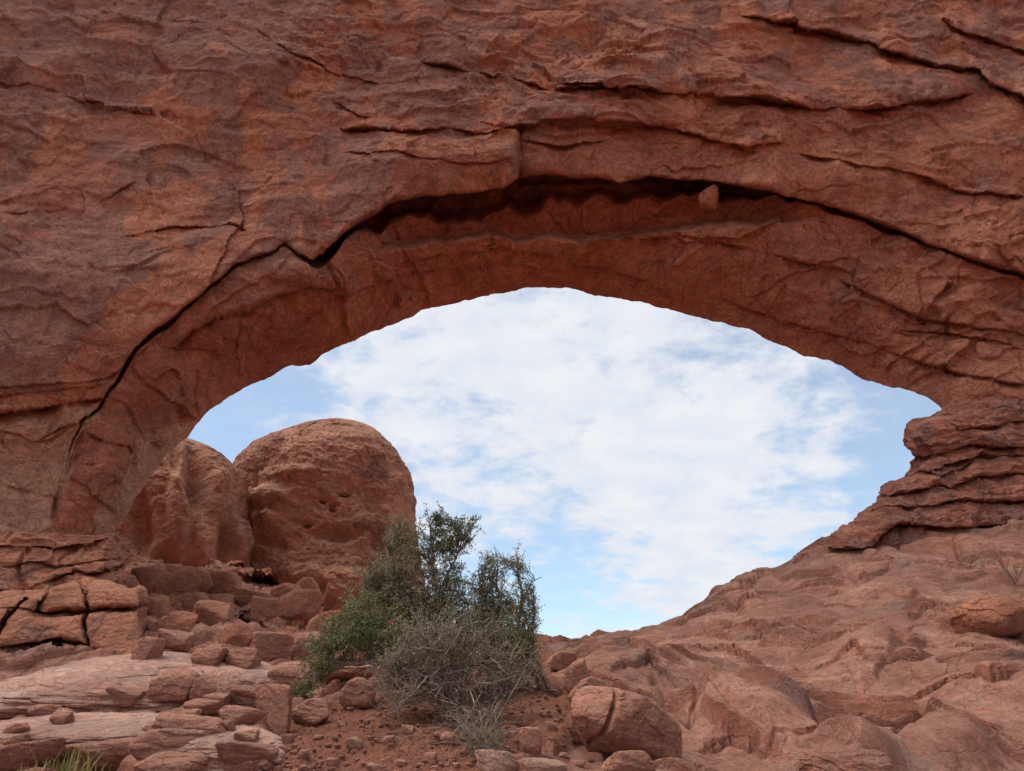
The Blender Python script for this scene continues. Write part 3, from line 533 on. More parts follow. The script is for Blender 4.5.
def left_ledges():
    # upper beds under the left foot of the arch
    v = np.linspace(536, 640, 150); u = np.concatenate([[-400, -300, -220, -160], np.linspace(-110, 128, 270)]); PX, PY = np.meshgrid(u, v)
    PX = PX+((PY-560)*.16+5*np.sin(PY*.35))*sstep(60, 128, PX)
    Y = 22.4-.018*(PY-536)+1.6*sstep(100, 132, PX)
    jit = fbm(np.stack([PX*.03, PY*.03, PX*0+3], -1), 4, .6, seed=90)*7
    for pts, A_, B_, wu, wd in [([(-170,552),(0,549),(40,548),(75,546),(110,541)], .2, .5, 6, 3),([(-170,594),(0,590),(14,590),(40,582),(70,572),(95,575),(128,562)], .3, .6, 12, 5),([(0,570),(50,563),(90,562),(125,556)], .12, .2, 6, 3)]:
        Y = Y+ledge(PX, PY, pts, A_, B_, wu, wd, jit*.5, 12)
    for pts, B_, w in [([(22,590),(20,570),(30,552)], .2, 2.5),([(62,572),(60,560),(75,548)], .15, 2)]:
        Y = Y+B_*np.exp(-(polydist(pts, PX+jit*.3, PY)/w)**2)
    def d(P):
        f, e = facet(P[..., 0]*.9+fbm(P, 3, seed=91)*.7, P[..., 2]*2.+fbm(P+4, 3, seed=92), 93, .5, .5)
        return fbm(P*.7, 3, seed=94)*.4+.12*f+fbm(P*np.array([1.3, 1.3, 5]), 5, .6, seed=95)*.16+fbm(P*6, 3, .6, seed=96)*.04
    relief('layered_ledge', M_LEDGE, PX, PY, Y, d, 'dark undercut red ledge lying under the left foot of the arch', 'rock outcrop', 3)
    # jointed block wall
    v = np.linspace(579, 690, 220); u = np.concatenate([[-400, -300, -220, -160], np.linspace(-110, 148, 360)]); PX, PY = np.meshgrid(u, v)
    top = np.interp(u, [-400, -100, 0, 30, 60, 80, 110, 130, 148], [0, 12, 14, 8, 3, 0, 0, 4, 11]); PY = PY+top[None]*(1-(PY-579)/111)
    PX = PX+(2*np.sin(PY*.2)+.08*(PY-640))*sstep(90, 148, PX)
    Y = 18.2-.012*(PY-579)+2.2*sstep(128, 150, PX)**2+1.5*np.exp(-(PY-579-top[None])/4)
    jit = fbm(np.stack([PX*.04, PY*.04, PX*0+3], -1), 4, .6, seed=190)*6
    CR = [[(79,578),(81,595),(86,611)],[(45,584),(44,600),(36,613)],[(0,640),(14,612),(24,598)],[(36,613),(60,612),(86,611),(115,608),(150,606)],[(86,611),(84,628),(92,648),(98,662)],[(20,648),(45,645),(62,640),(85,646),(96,650)],[(-100,650),(0,650),(20,648)],
          [(26,648),(28,662),(24,678)],[(35,650),(36,668)],[(56,646),(55,672)],[(62,640),(58,655)],[(79,645),(81,668)],[(-100,620),(-40,625),(0,640)],[(-60,590),(-55,625)],[(-40,625),(-45,650)],[(28,660),(36,658)],[(0,672),(26,664),(40,674),(60,668)]]
    dmin = np.full(PX.shape, 1e9)
    for c in CR: dmin = np.minimum(dmin, polydist(c, PX+jit*.35, PY+jit*.3))
    Y = Y+.55*np.exp(-(dmin/1.8)**2)+.30*np.exp(-dmin/4.)
    for pts, A_, B_, wu, wd in [([(-170,612),(0,606),(45,612),(90,611),(150,607)], .05, .08, 6, 4),([(-100,650),(0,650),(60,641),(98,652)], .06, .12, 8, 4)]:
        Y = Y+ledge(PX, PY, pts, A_, B_, wu, wd, jit*.3, 12)
    def d2(P):
        f, e = facet(P[..., 0]*.8+fbm(P, 3, seed=191)*.5, P[..., 2]*1.1+fbm(P+4, 3, seed=192)*.5, 193, .4, .5)
        return fbm(P*.8, 3, seed=194)*.25+.10*f+fbm(P*np.array([2, 2, 4]), 5, .6, seed=195)*.08+fbm(P*7, 3, .6, seed=196)*.03
    relief('jointed_rock_wall', M_LEDGE, PX, PY, Y, d2, 'low red wall of big cracked sandstone blocks at the left edge, behind the pale slabs', 'rock outcrop', 3)
left_ledges()
def alcove():
    u = np.linspace(96, 400, 430); tt = np.linspace(0, 1, 240)[:, None]; tp_ = np.interp(u, [96,130,165,200,232,250,280,320,350,400], [548,556,566,570,560,566,578,600,645,656])+fbm(np.stack([u*.05, u*0, u*0+4], -1), 3, seed=118)*14; PY = tp_[None]+(668-tp_[None])*tt; PX = np.broadcast_to(u, PY.shape)
    Y = tps([(96,492),(160,500),(250,500),(330,500),(400,500),(96,600),(150,560),(240,560),(300,560),(400,560),(130,668),(150,640),(230,625),(300,620),(350,640),(400,640),(220,668),(300,668),(400,668)],
            [38,42,43,44,45,25,35,36,38,40,17.6,20,24.5,26,29,30,18.2,17.8,19], (PX, PY), 1e-5)
    jit = fbm(np.stack([PX*.03, PY*.03, PX*0+8], -1), 4, .6, seed=110)*10
    for pts, A_, B_, wu, wd in [([(110,560),(150,548),(190,552),(225,560)], .5, .6, 14, 6),([(140,600),(170,590),(210,586),(250,592)], .5, .6, 12, 6),([(225,568),(250,564),(290,566),(330,575)], .5, .3, 10, 6),
        ([(150,622),(190,612),(230,615),(260,610)], .5, .7, 10, 5),([(130,580),(160,575),(200,572)], .4, .5, 8, 4),([(150,640),(200,632),(240,640)], .3, .5, 8, 4),([(250,630),(290,622),(320,630)], .4, .5, 10, 5),([(120,530),(160,525),(210,532)], .4, .4, 10, 5),([(270,590),(310,600),(340,612)], .3, .3, 14, 5)]:
        Y = Y+ledge(PX, PY, pts, A_, B_, wu, wd, jit*.6, 12)
    for (cx, cy, rx_, ry_, h) in ((268,583,26,8,5.5),(258,570,22,4,3.0),(243,628,17,8,5.0),(240,605,6,5,1.5),(272,610,9,6,1.),(315,592,10,20,.8),(292,585,9,9,1.4),(258,556,14,6,-1.0),(300,600,30,14,-.8),(275,637,22,12,-1.0),(170,645,25,9,-.8),(250,650,30,8,-.6),(198,575,20,8,-.6)):
        q = ((PX-cx+jit*.4)/rx_)**2+((PY-cy+jit*.3)/ry_)**2; Y = Y+h*np.exp(-q*q)
    def d(P):
        Q = P+np.stack([fbm(P*.6, 3, seed=111), fbm(P*.6+3, 3, seed=112), fbm(P*.6+6, 3, seed=113)], -1)*1.
        f, e = facet(Q[..., 0]*.9, Q[..., 2]*1.7, 114, .6, .6)
        return fbm(P*.5, 3, seed=115)*.5+.22*f-.15*np.exp(-e*9)+fbm(P*np.array([1.2, 1.2, 3.2]), 5, .6, seed=116)*.3+.25*np.clip(fbm(Q*1.2, 4, seed=117, ridged=True)-.1, 0, 1)
    relief('pitted_rock_bank', M_LEDGE, PX, PY, Y, d, 'rough pitted red rock bank with dark hollows below the two rounded domes', 'rock outcrop', 6, keep=True)
alcove()

# ------------------------------------------------------------------ domes
def dome(name, prof, Y0, ratio, feats, label, seed, mat=M_DOME, lob=.0, flute=0.):
    p = np.array(prof, float); ntop = 420
    v = p[0, 0]+(p[-1, 0]-p[0, 0])*np.linspace(0, 1, 300)**1.35
    l = np.interp(v, p[:, 0], p[:, 1]); r = np.interp(v, p[:, 0], p[:, 2]); cx = (l+r)/2; hw = (r-l)/2
    th = np.concatenate([np.linspace(-1.75, 1.75, 380), np.linspace(1.75, 2*math.pi-1.75, 60)[1:-1]])
    T, V = np.meshgrid(th, np.arange(len(v))); CX = cx[V]; HW = hw[V]; PYv = v[V]
    # world ring: centre on the axis plane, radii in metres
    C = unproj(CX, PYv, Y0); Rm = HW/F*np.hypot(Y0, C[..., 2]-EYE)*1.0*(Y0*CP+(C[..., 2]-EYE)*SP)/np.hypot(Y0, C[..., 2]-EYE)
    P = np.stack([C[..., 0]+Rm*np.sin(T), Y0-Rm*ratio*np.cos(T), C[..., 2]], -1)
    N = np.stack([np.sin(T), -np.cos(T), .35+0*T], -1)
    px, py = proj(P); front = (np.cos(T) > 0)
    Q = P+np.stack([fbm(P*.4, 3, seed=seed), fbm(P*.4+3, 3, seed=seed+1), fbm(P*.4+6, 3, seed=seed+2)], -1)*1.5
    f, e = facet(T*2.2+Q[..., 0]*.1, Q[..., 2]*.35, seed+3, .6, .6); f2, e2 = facet(Q[..., 0]*.6+Q[..., 1]*.3, Q[..., 2]*.9, seed+4, .6, .6)
    edge = .35+.65*np.abs(np.cos(T)); tap = np.clip(Rm/8, 0, 1)**1.3
    d = fbm(P*.16, 3, seed=seed+5)*1.4*edge+.16*f*edge+.09*f2+fbm(P*np.array([.7, .7, 1.2]), 5, .55, seed=seed+6)*.34+fbm(P*3.0, 4, .6, seed=seed+7)*.12+.3*np.clip(fbm(Q*.8, 4, seed=seed+8, ridged=True)-.15, 0, 1)
    if flute: d = d+flute*np.sin(T*5+fbm(P*.3, 2, seed=seed+9)*5)*edge
    d = (d-.12-.18*(1-np.abs(np.cos(T))))*tap
    jit = fbm(P*.7, 3, seed=seed+10)*8
    for (cx_, cy_, rx_, ry_, h) in feats:
        q = ((px-cx_+jit*.2)/rx_)**2+((py-cy_+jit*.2)/ry_)**2; d = d+1.5*h*np.exp(-q*q)*front
    P = P+N*d[..., None]; m, n = T.shape
    return tag(mesh_obj(name, P, grid_faces(m, n, cyc_cols=True), mat, attrs={'varnish': .15*sstep(-.2, .3, fbm(P*.3, 3, seed=seed+12))}), label, 'rock dome')
dome('rock_dome', [(424,330,352),(425,318,362),(428,304,370),(432,291,378),(438,277,386),(445,263,393),(455,247,401),(466,237,408),(480,233,413),(500,231,417),(530,232,421),(560,236,424),(590,238,426),(620,240,428),(680,240,428)], 58, .8,
     [(333,505,4,3,-.6),(334,500,7,2,-.3),(346,490,6,2,-.5),(322,497,3,2,-.5),(305,520,5,3,-.45),(410,462,2,3,-.6),(285,470,30,8,.35),(262,495,25,10,.3),(300,572,22,10,.5),(345,590,30,20,.7),(322,590,5,9,-.5),(270,540,14,6,-.25),(380,540,14,12,-.4),(250,500,3,40,-.3),(268,520,8,10,.3),(340,530,30,8,-.4),(400,490,10,20,.2)],
     'large rounded red rock dome with small pits, standing behind the green juniper', 300)
dome('rock_dome', [(437,168,182),(439,155,192),(443,140,203),(448,125,214),(456,110,226),(465,100,236),(475,92,243),(490,85,247),(510,80,248),(530,78,248),(550,78,247),(600,76,246),(660,76,246)], 52, .8,
     [(195,475,14,30,-.8),(215,500,8,30,.5),(180,500,12,40,.6),(225,545,6,25,-.6),(238,540,8,22,.6),(175,455,6,20,-.5),(205,540,10,25,.5),(140,520,12,30,-.6),(222,480,10,12,.3),(165,560,14,16,-.8),(190,570,14,10,-.7)],
     'fluted red rock dome beside the left foot of the arch, left of the pitted dome', 330, flute=.12)

# ------------------------------------------------------------------ boulders
def cube_sphere(n):
    g = np.tan(np.linspace(-1, 1, n)*math.pi/4); a, b = np.meshgrid(g, g); o = np.ones_like(a); fs = []; V = []
    for k, (x, y, z) in enumerate(((a, b, o), (b, a, -o), (o, a, b), (-o, b, a), (b, o, a), (a, -o, b))):
        V.append(np.stack([x, y, z], -1).reshape(-1, 3)); fs.append(grid_faces(n, n)+k*n*n)
    V = np.concatenate(V); V /= np.linalg.norm(V, axis=1, keepdims=True); Fc = np.concatenate(fs)
    key = np.round(V*1e5).astype(np.int64); _, first, inv = np.unique(key, axis=0, return_index=True, return_inverse=True); inv = inv.ravel()
    return V[first], inv[Fc]
CS = {n: cube_sphere(n) for n in (8, 26, 48, 110)}
def rock_shape(seed, n=26, planes=9, p=11, rough=.06, boxy=.8, det=1., bed=.5, dsc=1.):
    r = np.random.default_rng(seed); D, Fc = CS[n]
    N = [np.array(a, float)+r.normal(0, .16, 3) for a in ((1,0,0),(-1,0,0),(0,1,0),(0,-1,0),(0,0,1),(0,0,-1))]; H = list(r.uniform(.85, 1.0, 6)/boxy*.9)
    for i in range(planes): N.append(r.normal(0, 1, 3)); H.append(r.uniform(.82, 1.08))
    N = np.array([v/np.linalg.norm(v) for v in N]); H = np.array(H)
    s = (np.maximum(D@N.T, 0)/H)**p; rad = s.sum(1)**(-1./p)
    V = D*rad[:, None]; V = V/(V.max(0)-V.min(0))*2; V -= (V.max(0)+V.min(0))/2
    off = r.uniform(0, 50, 3); nz = fbm(V*1.3+off, 4, .55, seed=seed % 97)*rough*2+fbm(V*6+off, 3, .6, seed=5)*rough*.45*det+np.clip(fbm(V*2+off, 3, seed=9, ridged=True)-.2, 0, 1)*-rough*1.2
    if n > 8:
        st = V[:, 2]*1.6+V[:, 0]*.5+fbm(V*.9+off, 3, seed=31)*1.6; tf = 1-(st-np.floor(st)); nz = nz+.10*bed*(tf-sstep(.86, 1., tf))
    if n > 60:
        q = V+fbm(V*2+off, 3, seed=14)[:, None]*.25; f_, e_ = facet(q[:, 0]*2.6+seed, q[:, 1]*1.4+q[:, 2]*.8, seed % 50, .5, .6)
        nz = nz+fbm(V*np.array([3, 3, 9])+off, 4, .6, seed=12)*.06+fbm(V*2.5+off, 3, seed=13)*.16+.07*f_-.035*np.exp(-e_*16)
    return V+D*nz[:, None]*dsc, Fc
LASTB = [None]
def _add_surface(V):
    global GV, gpx, gpy
    a, b = proj(V); GV = np.concatenate([GV, V]); gpx = np.concatenate([gpx, a]); gpy = np.concatenate([gpy, b])
def boulder(px, py, w, h, label, seed, group=None, name='boulder', mat=M_BOULD, n=26, depth=.8, sink=.16, yaw=0, tilt=0, planes=9, p=11, rough=.06, Y=None, cat='boulder', cut=None, bed=.5, dsc=1., lean=0):
    g = on_ground(px, py) if Y is None else unproj(px, py, Y)
    dd = g[1]*CP+(g[2]-EYE)*SP; k = dd/F; sx, sz = w*k/2, h*k/2*1.03; sy = sx*depth
    V, Fc = rock_shape(seed, n, planes, p, rough, bed=bed, dsc=dsc); V = V*np.array([sx, sy, sz*(1+sink)])
    if lean: c, q = math.cos(lean), math.sin(lean); V = np.stack([V[:, 0], V[:, 1]*c-V[:, 2]*q, V[:, 1]*q+V[:, 2]*c], -1)
    if cut is not None:  # an open joint through the block
        x0, wd, dp = cut; V[:, 1] += dp*np.exp(-((V[:, 0]/sx-x0-.12*V[:, 2]/sz)/wd)**2)*(V[:, 1] < 0)
    c, s = math.cos(tilt), math.sin(tilt); V = np.stack([V[:, 0]*c-V[:, 2]*s, V[:, 1], V[:, 0]*s+V[:, 2]*c], -1)
    c, s = math.cos(yaw), math.sin(yaw); V = np.stack([V[:, 0]*c-V[:, 1]*s, V[:, 0]*s+V[:, 1]*c, V[:, 2]], -1)
    o = mesh_obj(name, V, Fc, mat); o.location = (g[0], g[1]+sy*.7, g[2]+sz*(1-sink)); LASTB[0] = V+np.array(o.location); return tag(o, label, cat, group)
for K_ in KEPT: _add_surface(K_)
HEAP = random.Random(3)
for i, (px, py, w, h) in enumerate([(142,588,38,26),(176,592,52,30),(215,590,40,24),(296,616,44,28),(262,616,36,20),(170,632,40,20),(206,620,46,22),(318,640,40,28),(232,640,34,18),(190,606,26,14),(150,612,30,18),(285,596,30,16),(245,600,28,14),(122,600,30,24),(306,596,26,18)]):
    boulder(px, py, w, h, 'broken angular red block heaped on the rough bank below the two domes', 1300+i, group='broken blocks below the domes', n=48, p=14, planes=8, tilt=HEAP.uniform(-.2, .2), yaw=HEAP.uniform(-.4, .4), sink=.4, mat=M_LEDGE, bed=.3)
BL = [
 # px, py(base), w, h, label, extra
 (632,764,126,66,'largest boulder in the foreground, a split red block right of the juniper mound', dict(n=110, planes=8, p=8, yaw=.15, tilt=-.26, cut=(-.5,.035,.08), depth=.75, rough=.04, bed=.2, dsc=.5)),
 (586,742,38,34,'rounded red boulder wedged against the left side of the largest foreground boulder', dict(n=48)),
 (590,708,40,30,'smooth red boulder just above and behind the split foreground boulder', dict(n=48)),
 (628,778,54,24,'pinkish boulder cut by the bottom edge of the photo, below the split boulder', dict(n=48)),
 (531,753,26,22,'small squarish red rock alone on the soil between the dead twigs and the split boulder', dict(p=16, n=48)),
 (1016,638,74,44,'dark red boulder resting on the slope at the right edge', dict(n=48, p=9, yaw=.2, sink=-.02, mat=M_LEDGE)),
 (270,728,37,42,'upright wedge-shaped boulder where the pale slabs meet the soil', dict(n=48, planes=6, p=14, tilt=.15)),
 (306,724,40,24,'flat-topped boulder at the edge of the soil, right of the upright wedge', dict(n=48)),
 (289,689,46,26,'squat reddish boulder at the left tip of the green juniper branches', dict(n=48)),
 (356,705,34,26,'smooth round boulder under the low juniper branch', dict(n=48, p=7, planes=4)),
 (345,684,54,18,'broad pink rock half hidden behind the low juniper branch', dict()),
 (119,707,36,18,'small blocky boulder tucked under the long pale slab, the left one of the pair', dict()),
 (172,699,52,29,'big red-brown boulder tucked under the long pale slab', dict(n=48, p=12)),
 (207,697,34,20,'boulder leaning on the right side of the one under the long pale slab', dict()),
 (178,738,78,24,'long low boulder in the middle of the pale slabs with a dark left end', dict(n=48, depth=.6)),
 (158,764,88,32,'large rounded slab boulder above the bottom edge, right of the dry grass', dict(n=48, depth=.8)),
 (172,784,80,28,'pale rounded boulder cut by the bottom edge, right of the dry grass', dict(n=48)),
 (36,714,32,11,'thin flat stone at the far left on the pale slabs', dict()),
 (57,722,22,13,'small dark rounded stone on the step below the long pale slab', dict()),
 (236,722,46,16,'flat tilted slab left of the upright wedge boulder', dict(tilt=-.15, depth=.6)),
 (200,713,36,13,'narrow stone lying between the pale slabs above the long low boulder', dict()),
 (250,700,50,12,'thin pale slab in front of the rough rock bank', dict(mat=M_SLICK, depth=.6)),
 (90,770,80,26,'broad rock behind the dry yellow grass', dict(n=48, mat=M_SLICK)),
 (20,768,70,28,'rounded rock in the bottom left corner', dict(n=48, mat=M_SLICK)),
 (240,765,60,20,'low pale rock at the left edge of the soil near the bottom', dict(mat=M_SLICK)),
 (858,778,84,26,'low rounded rock cut by the bottom edge, right of the middle of the slope', dict(n=48, mat=M_SLICK)),
 (497,776,44,24,'pale stone at the bottom edge below the dead twigs, the left of the two', dict(mat=M_PALEB)),
 (546,775,46,16,'pale flat stone at the bottom edge, right of the dead twigs', dict(mat=M_PALEB)),
 (142,657,28,21,'square block at the right foot of the cracked block wall', dict(p=16)),
 (168,648,34,20,'small block right of the square one below the cracked block wall', dict(p=14)),
 (205,663,34,16,'red block on the back edge of the long pale slab', dict(p=14)),
 (238,664,34,17,'pinkish angular block where the rock bank meets the pale slabs', dict(p=14)),
 (268,660,40,26,'knobbly boulder at the foot of the rough bank, left of the juniper tip', dict(n=48)),
 (300,655,34,24,'rounded boulder at the foot of the bank right behind the juniper tip', dict()),
 (560,668,30,16,'low red boulder on the crest just right of the shrub', dict()),
 (578,690,26,30,'upright rounded boulder right of the weathered log', dict(n=48)),
]
SL = [
 (118,706,345,42,'longest pale slab, a smooth whaleback from the left edge below the cracked block wall', dict(p=5, depth=.55, sink=.30, tilt=-.05)),
 (55,744,250,24,'broad stepped slab at the left edge between the long pale slab and the dry grass', dict(p=7, depth=.6, sink=.35, tilt=.02)),
 (205,764,150,30,'pale slab that dips under the left edge of the red soil', dict(p=7, depth=.7, sink=.4, tilt=-.03)),
 (238,704,110,34,'smooth pale slab end between the tucked boulders and the squat boulder by the juniper tip', dict(p=7, depth=.6, sink=.35)),
]
for i, (px, py, w, h, lab, ex) in enumerate(SL): boulder(px, py, w, h, lab, 811+i*13, n=110, mat=M_PSLAB, name='flat_boulder', cat='boulder', lean=.20, bed=.15, dsc=.7, rough=.07, **ex); _add_surface(LASTB[0])
for i, (px, py, w, h, lab, ex) in enumerate(BL): boulder(px, py, w, h, lab, 500+i*7, **ex)
boulder(712, 202, 21, 21, 'squat pale-edged stone stuck in the dark slot under the brow of the arch', 911, Y=25.0, sink=.05, mat=M_WALL, depth=.8, p=15, name='wedged_stone', cat='stone', n=48, tilt=-.35)
brng = random.Random(15)
for i in range(13):
    w = brng.uniform(12, 30); boulder(brng.uniform(8, 262), brng.uniform(694, 764), w, w*brng.uniform(.3, .6), 'small broken block of red sandstone lying loose on the pale slabs at the left', 1200+i, group='small broken blocks on the pale slabs', name='broken_block', cat='stone', n=26, p=15, sink=.3, tilt=brng.uniform(-.2, .2), mat=brng.choice([M_BOULD, M_SLICK, M_SLICK]))
srng = random.Random(5)
SM = [(300,757),(352,748),(262,755),(408,733),(420,716),(389,742),(330,765),(448,741),(512,735),(566,757),(580,765),(596,758),(370,768),(285,742),(430,762),(318,738),(466,752),(340,725),(552,728),(545,715),(400,765),(508,762)]
for i, (px, py) in enumerate(SM):
    w = srng.uniform(7, 17); boulder(px, py, w, w*srng.uniform(.35, .7), 'small angular red stone lying loose on the bare red soil around the juniper', 700+i, group='small loose stones on the red soil', name='small_stone', cat='stone', n=8, p=14, mat=srng.choice([M_BOULD, M_BOULD, M_PALEB]), sink=.25)
def gravel():
    V, Fc = rock_shape(3, 8, 8, 12, .08); Fs, Vs = [], []
    for i in range(1300):
        px = srng.uniform(225, 600); py = srng.uniform(692, 775)
        if not inpoly(SOIL, np.array([px]), np.array([py]))[0]: continue
        g = on_ground(px, py); s = .006+.028*srng.random()**3; a = srng.uniform(0, 6.28); c, q = math.cos(a), math.sin(a)
        v = V*np.array([s, s*.8, s*.5]); v = np.stack([v[:, 0]*c-v[:, 1]*q, v[:, 0]*q+v[:, 1]*c, v[:, 2]], -1)+g+np.array([0, 0, s*.2])
        Fs.append(Fc+len(Vs)*len(V)); Vs.append(v)
    tag(mesh_obj('gravel', np.concatenate(Vs), np.concatenate(Fs), M_BOULD, smooth=False), 'fine red gravel scattered over the soil mound', 'gravel', kind='stuff')
gravel()
def litter():
    r = np.random.default_rng(8); t = Twigs(); root = type('o', (), {'location': (0, 0, 0)})
    for i in range(420):
        px, py = 455+r.normal(0, 60), 722+r.normal(0, 20)
        if not inpoly(SOIL, np.array([px]), np.array([py]))[0]: continue
        g = on_ground(px, py); a = r.uniform(0, 6.28); L = r.uniform(.02, .11); d = np.array([math.cos(a), math.sin(a)*.8, r.normal(0, .12)])*L
        t.seg(g+[0, 0, .006], g+d+[0, 0, .012], .003, .002)
    a = np.array(t.a); b = np.array(t.b); V = np.stack([a+[0, 0, .004], a-[.003, .003, 0], a+[.003, .003, 0], b+[0, 0, .003], b-[.002, .002, 0], b+[.002, .002, 0]], 1).reshape(-1, 3); k = np.arange(len(a))[:, None]*6
    Fc = np.concatenate([k+[[0, 1, 4, 3]], k+[[1, 2, 5, 4]], k+[[2, 0, 3, 5]]])
    tag(mesh_obj('twig_litter', V, Fc, M_TWIG), 'dry broken twigs littering the soil under the shrubs', 'litter', kind='stuff')

# ------------------------------------------------------------------ plants
class Twigs:
    def __init__(s): s.a = []; s.b = []; s.ra = []; s.rb = []
    def seg(s, a, b, ra, rb): s.a.append(a); s.b.append(b); s.ra.append(ra); s.rb.append(rb)
    def path(s, pts, r0, r1):
        n = len(pts)-1
        for i in range(n): s.seg(pts[i], pts[i+1], r0+(r1-r0)*i/n, r0+(r1-r0)*(i+1)/n)
    def build(s, name, mat, parent, sides=4):
        a = np.array(s.a); b = np.array(s.b); ra = np.array(s.ra); rb = np.array(s.rb); d = b-a; d /= np.linalg.norm(d, axis=1, keepdims=True)+1e-9
        ref = np.where(np.abs(d[:, 2:3]) > .9, np.array([[1., 0, 0]]), np.array([[0, 0, 1.]])); u = np.cross(d, ref); u /= np.linalg.norm(u, axis=1, keepdims=True)+1e-9; w = np.cross(d, u)
        rings = []
        for e, r in ((a, ra), (b, rb)):
            for k in range(sides):
                t = 2*math.pi*k/sides; rings.append(e+(u*math.cos(t)+w*math.sin(t))*r[:, None])
        V = np.stack(rings, 1).reshape(-1, 3); base = np.arange(len(a))[:, None]*2*sides
        Fc = np.concatenate([base+np.array([[k, (k+1) % sides, sides+(k+1) % sides, sides+k]]) for k in range(sides)])
        return mesh_obj(name, V-np.array(parent.location), Fc, mat, parent)
def wig(r, a, b, n, amt, sag=0):
    t = np.linspace(0, 1, n+1)[:, None]; L = np.linalg.norm(b-a); p = a+(b-a)*t
    o = np.cumsum(r.normal(0, 1, (n+1, 3)), 0); o -= o[0]; o = o-o[-1]*t; p = p+o*amt*L/math.sqrt(n)/2; p[:, 2] += sag*L*np.sin(t[:, 0]*math.pi); return p
def leaves(name, mat, parent, C, Dr, size, r, asp=.26, jit=.5):
    """one small folded leaf spray per point"""
    n = len(C); d = Dr+r.normal(0, jit, (n, 3)); d /= np.linalg.norm(d, axis=1, keepdims=True)+1e-9
    u = np.cross(d, r.normal(0, 1, (n, 3))); u /= np.linalg.norm(u, axis=1, keepdims=True)+1e-9; w = np.cross(d, u)
    s = (size*r.uniform(.55, 1.35, n))[:, None]; b = C
    V = np.stack([b, b+d*s*.5+u*s*asp, b+d*s, b+d*s*.5-u*s*asp+w*s*.15], 1).reshape(-1, 3)
    return mesh_obj(name, V-np.array(parent.location), np.arange(4*n).reshape(-1, 4), mat, parent, smooth=False)
def plant(name, label, cat, base, limbs, clouds, seed, wood=M_BARK, twigm=M_TWIGB, leafm=M_JUN, leafsize=.03, trunk_r=.06, leafname='foliage', group=None, wild=.22, thin=.8):
    """limbs: list of world polylines (main wood). clouds: (px,py,Y,rx,ry,rd (px), n twigs, leaves per twig, leaf material)"""
    r = np.random.default_rng(seed); root = empty(name, tuple(base)); tag(root, label, cat, group)
    tk = Twigs(); LP = []
    for pts, r0, r1 in limbs:
        pts = np.array(pts); full = [pts[0]]
        for a, b in zip(pts[:-1], pts[1:]): full += list(wig(r, a, b, 5, .16)[1:])
        tk.path(full, r0, r1); LP += full[2:]
    tk.build('trunk', wood, root, 6); LP = np.array(LP)
    tw = Twigs(); CL = {}
    for (px, py, Y, rx_, ry_, rd, nt, nl, lm) in clouds:
        c = unproj(px, py, Y); k = Y/F
        for i in range(int(nt*thin)):
            q = r.normal(0, 1, 3); q /= np.linalg.norm(q); q *= r.uniform(.15, 1)**.5*(1+.25*r.normal())
            tip = c+np.array([q[0]*rx_*k, q[1]*rd*k, q[2]*ry_*k])
            dist = np.linalg.norm(LP-tip, axis=1)*(1+2.5*(LP[:, 2] > tip[2]-.05)); s0 = LP[r.choice(np.argsort(dist)[:12 if wild > .3 else 6])]
            mid = wig(r, s0, tip, 5, wild*r.uniform(.5, 1.8), .05); tw.path(list(mid), .0055 if wild < .3 else .0042, .0018)
            for j in range(4):   # side shoots
                a = mid[r.integers(2, 6)]; dirv = (tip-s0)/(np.linalg.norm(tip-s0)+1e-6)+r.normal(0, .6, 3); Ls = r.uniform(.06, .16); e = a+dirv/np.linalg.norm(dirv)*Ls; tw.seg(a, e, .0028, .0015)
                if nl:
                    m = max(1, nl//5); tt = r.uniform(.15, 1.1, m)[:, None]; CL.setdefault(lm, [[], []]); CL[lm][0].append(a+(e-a)*tt+r.normal(0, .012, (m, 3))); CL[lm][1].append(np.repeat([(e-a)/Ls], m, 0))
            if nl:
                m = nl//5+1; tt = r.uniform(.55, 1.03, m)[:, None]; CL.setdefault(lm, [[], []]); CL[lm][0].append(mid[3]+(tip-mid[3])*tt+r.normal(0, .014, (m, 3))); CL[lm][1].append(np.repeat([(tip-mid[3])/(np.linalg.norm(tip-mid[3])+1e-6)], m, 0))
    tw.build('twigs', twigm, root, 3)
    for lm, (C, Dr) in CL.items(): leaves(leafname, bpy.data.materials[lm], root, np.concatenate(C), np.concatenate(Dr), leafsize, r)
    return root
J, JD, OL, GY = M_JUN.name, M_JUND.name, M_OLIVE.name, M_GREY.name
def U(px, py, Y=9.2): return unproj(px, py, Y)
b = on_ground(462, 694); YB = b[1]+.15
b = np.array([b[0], YB, b[2]-.05])
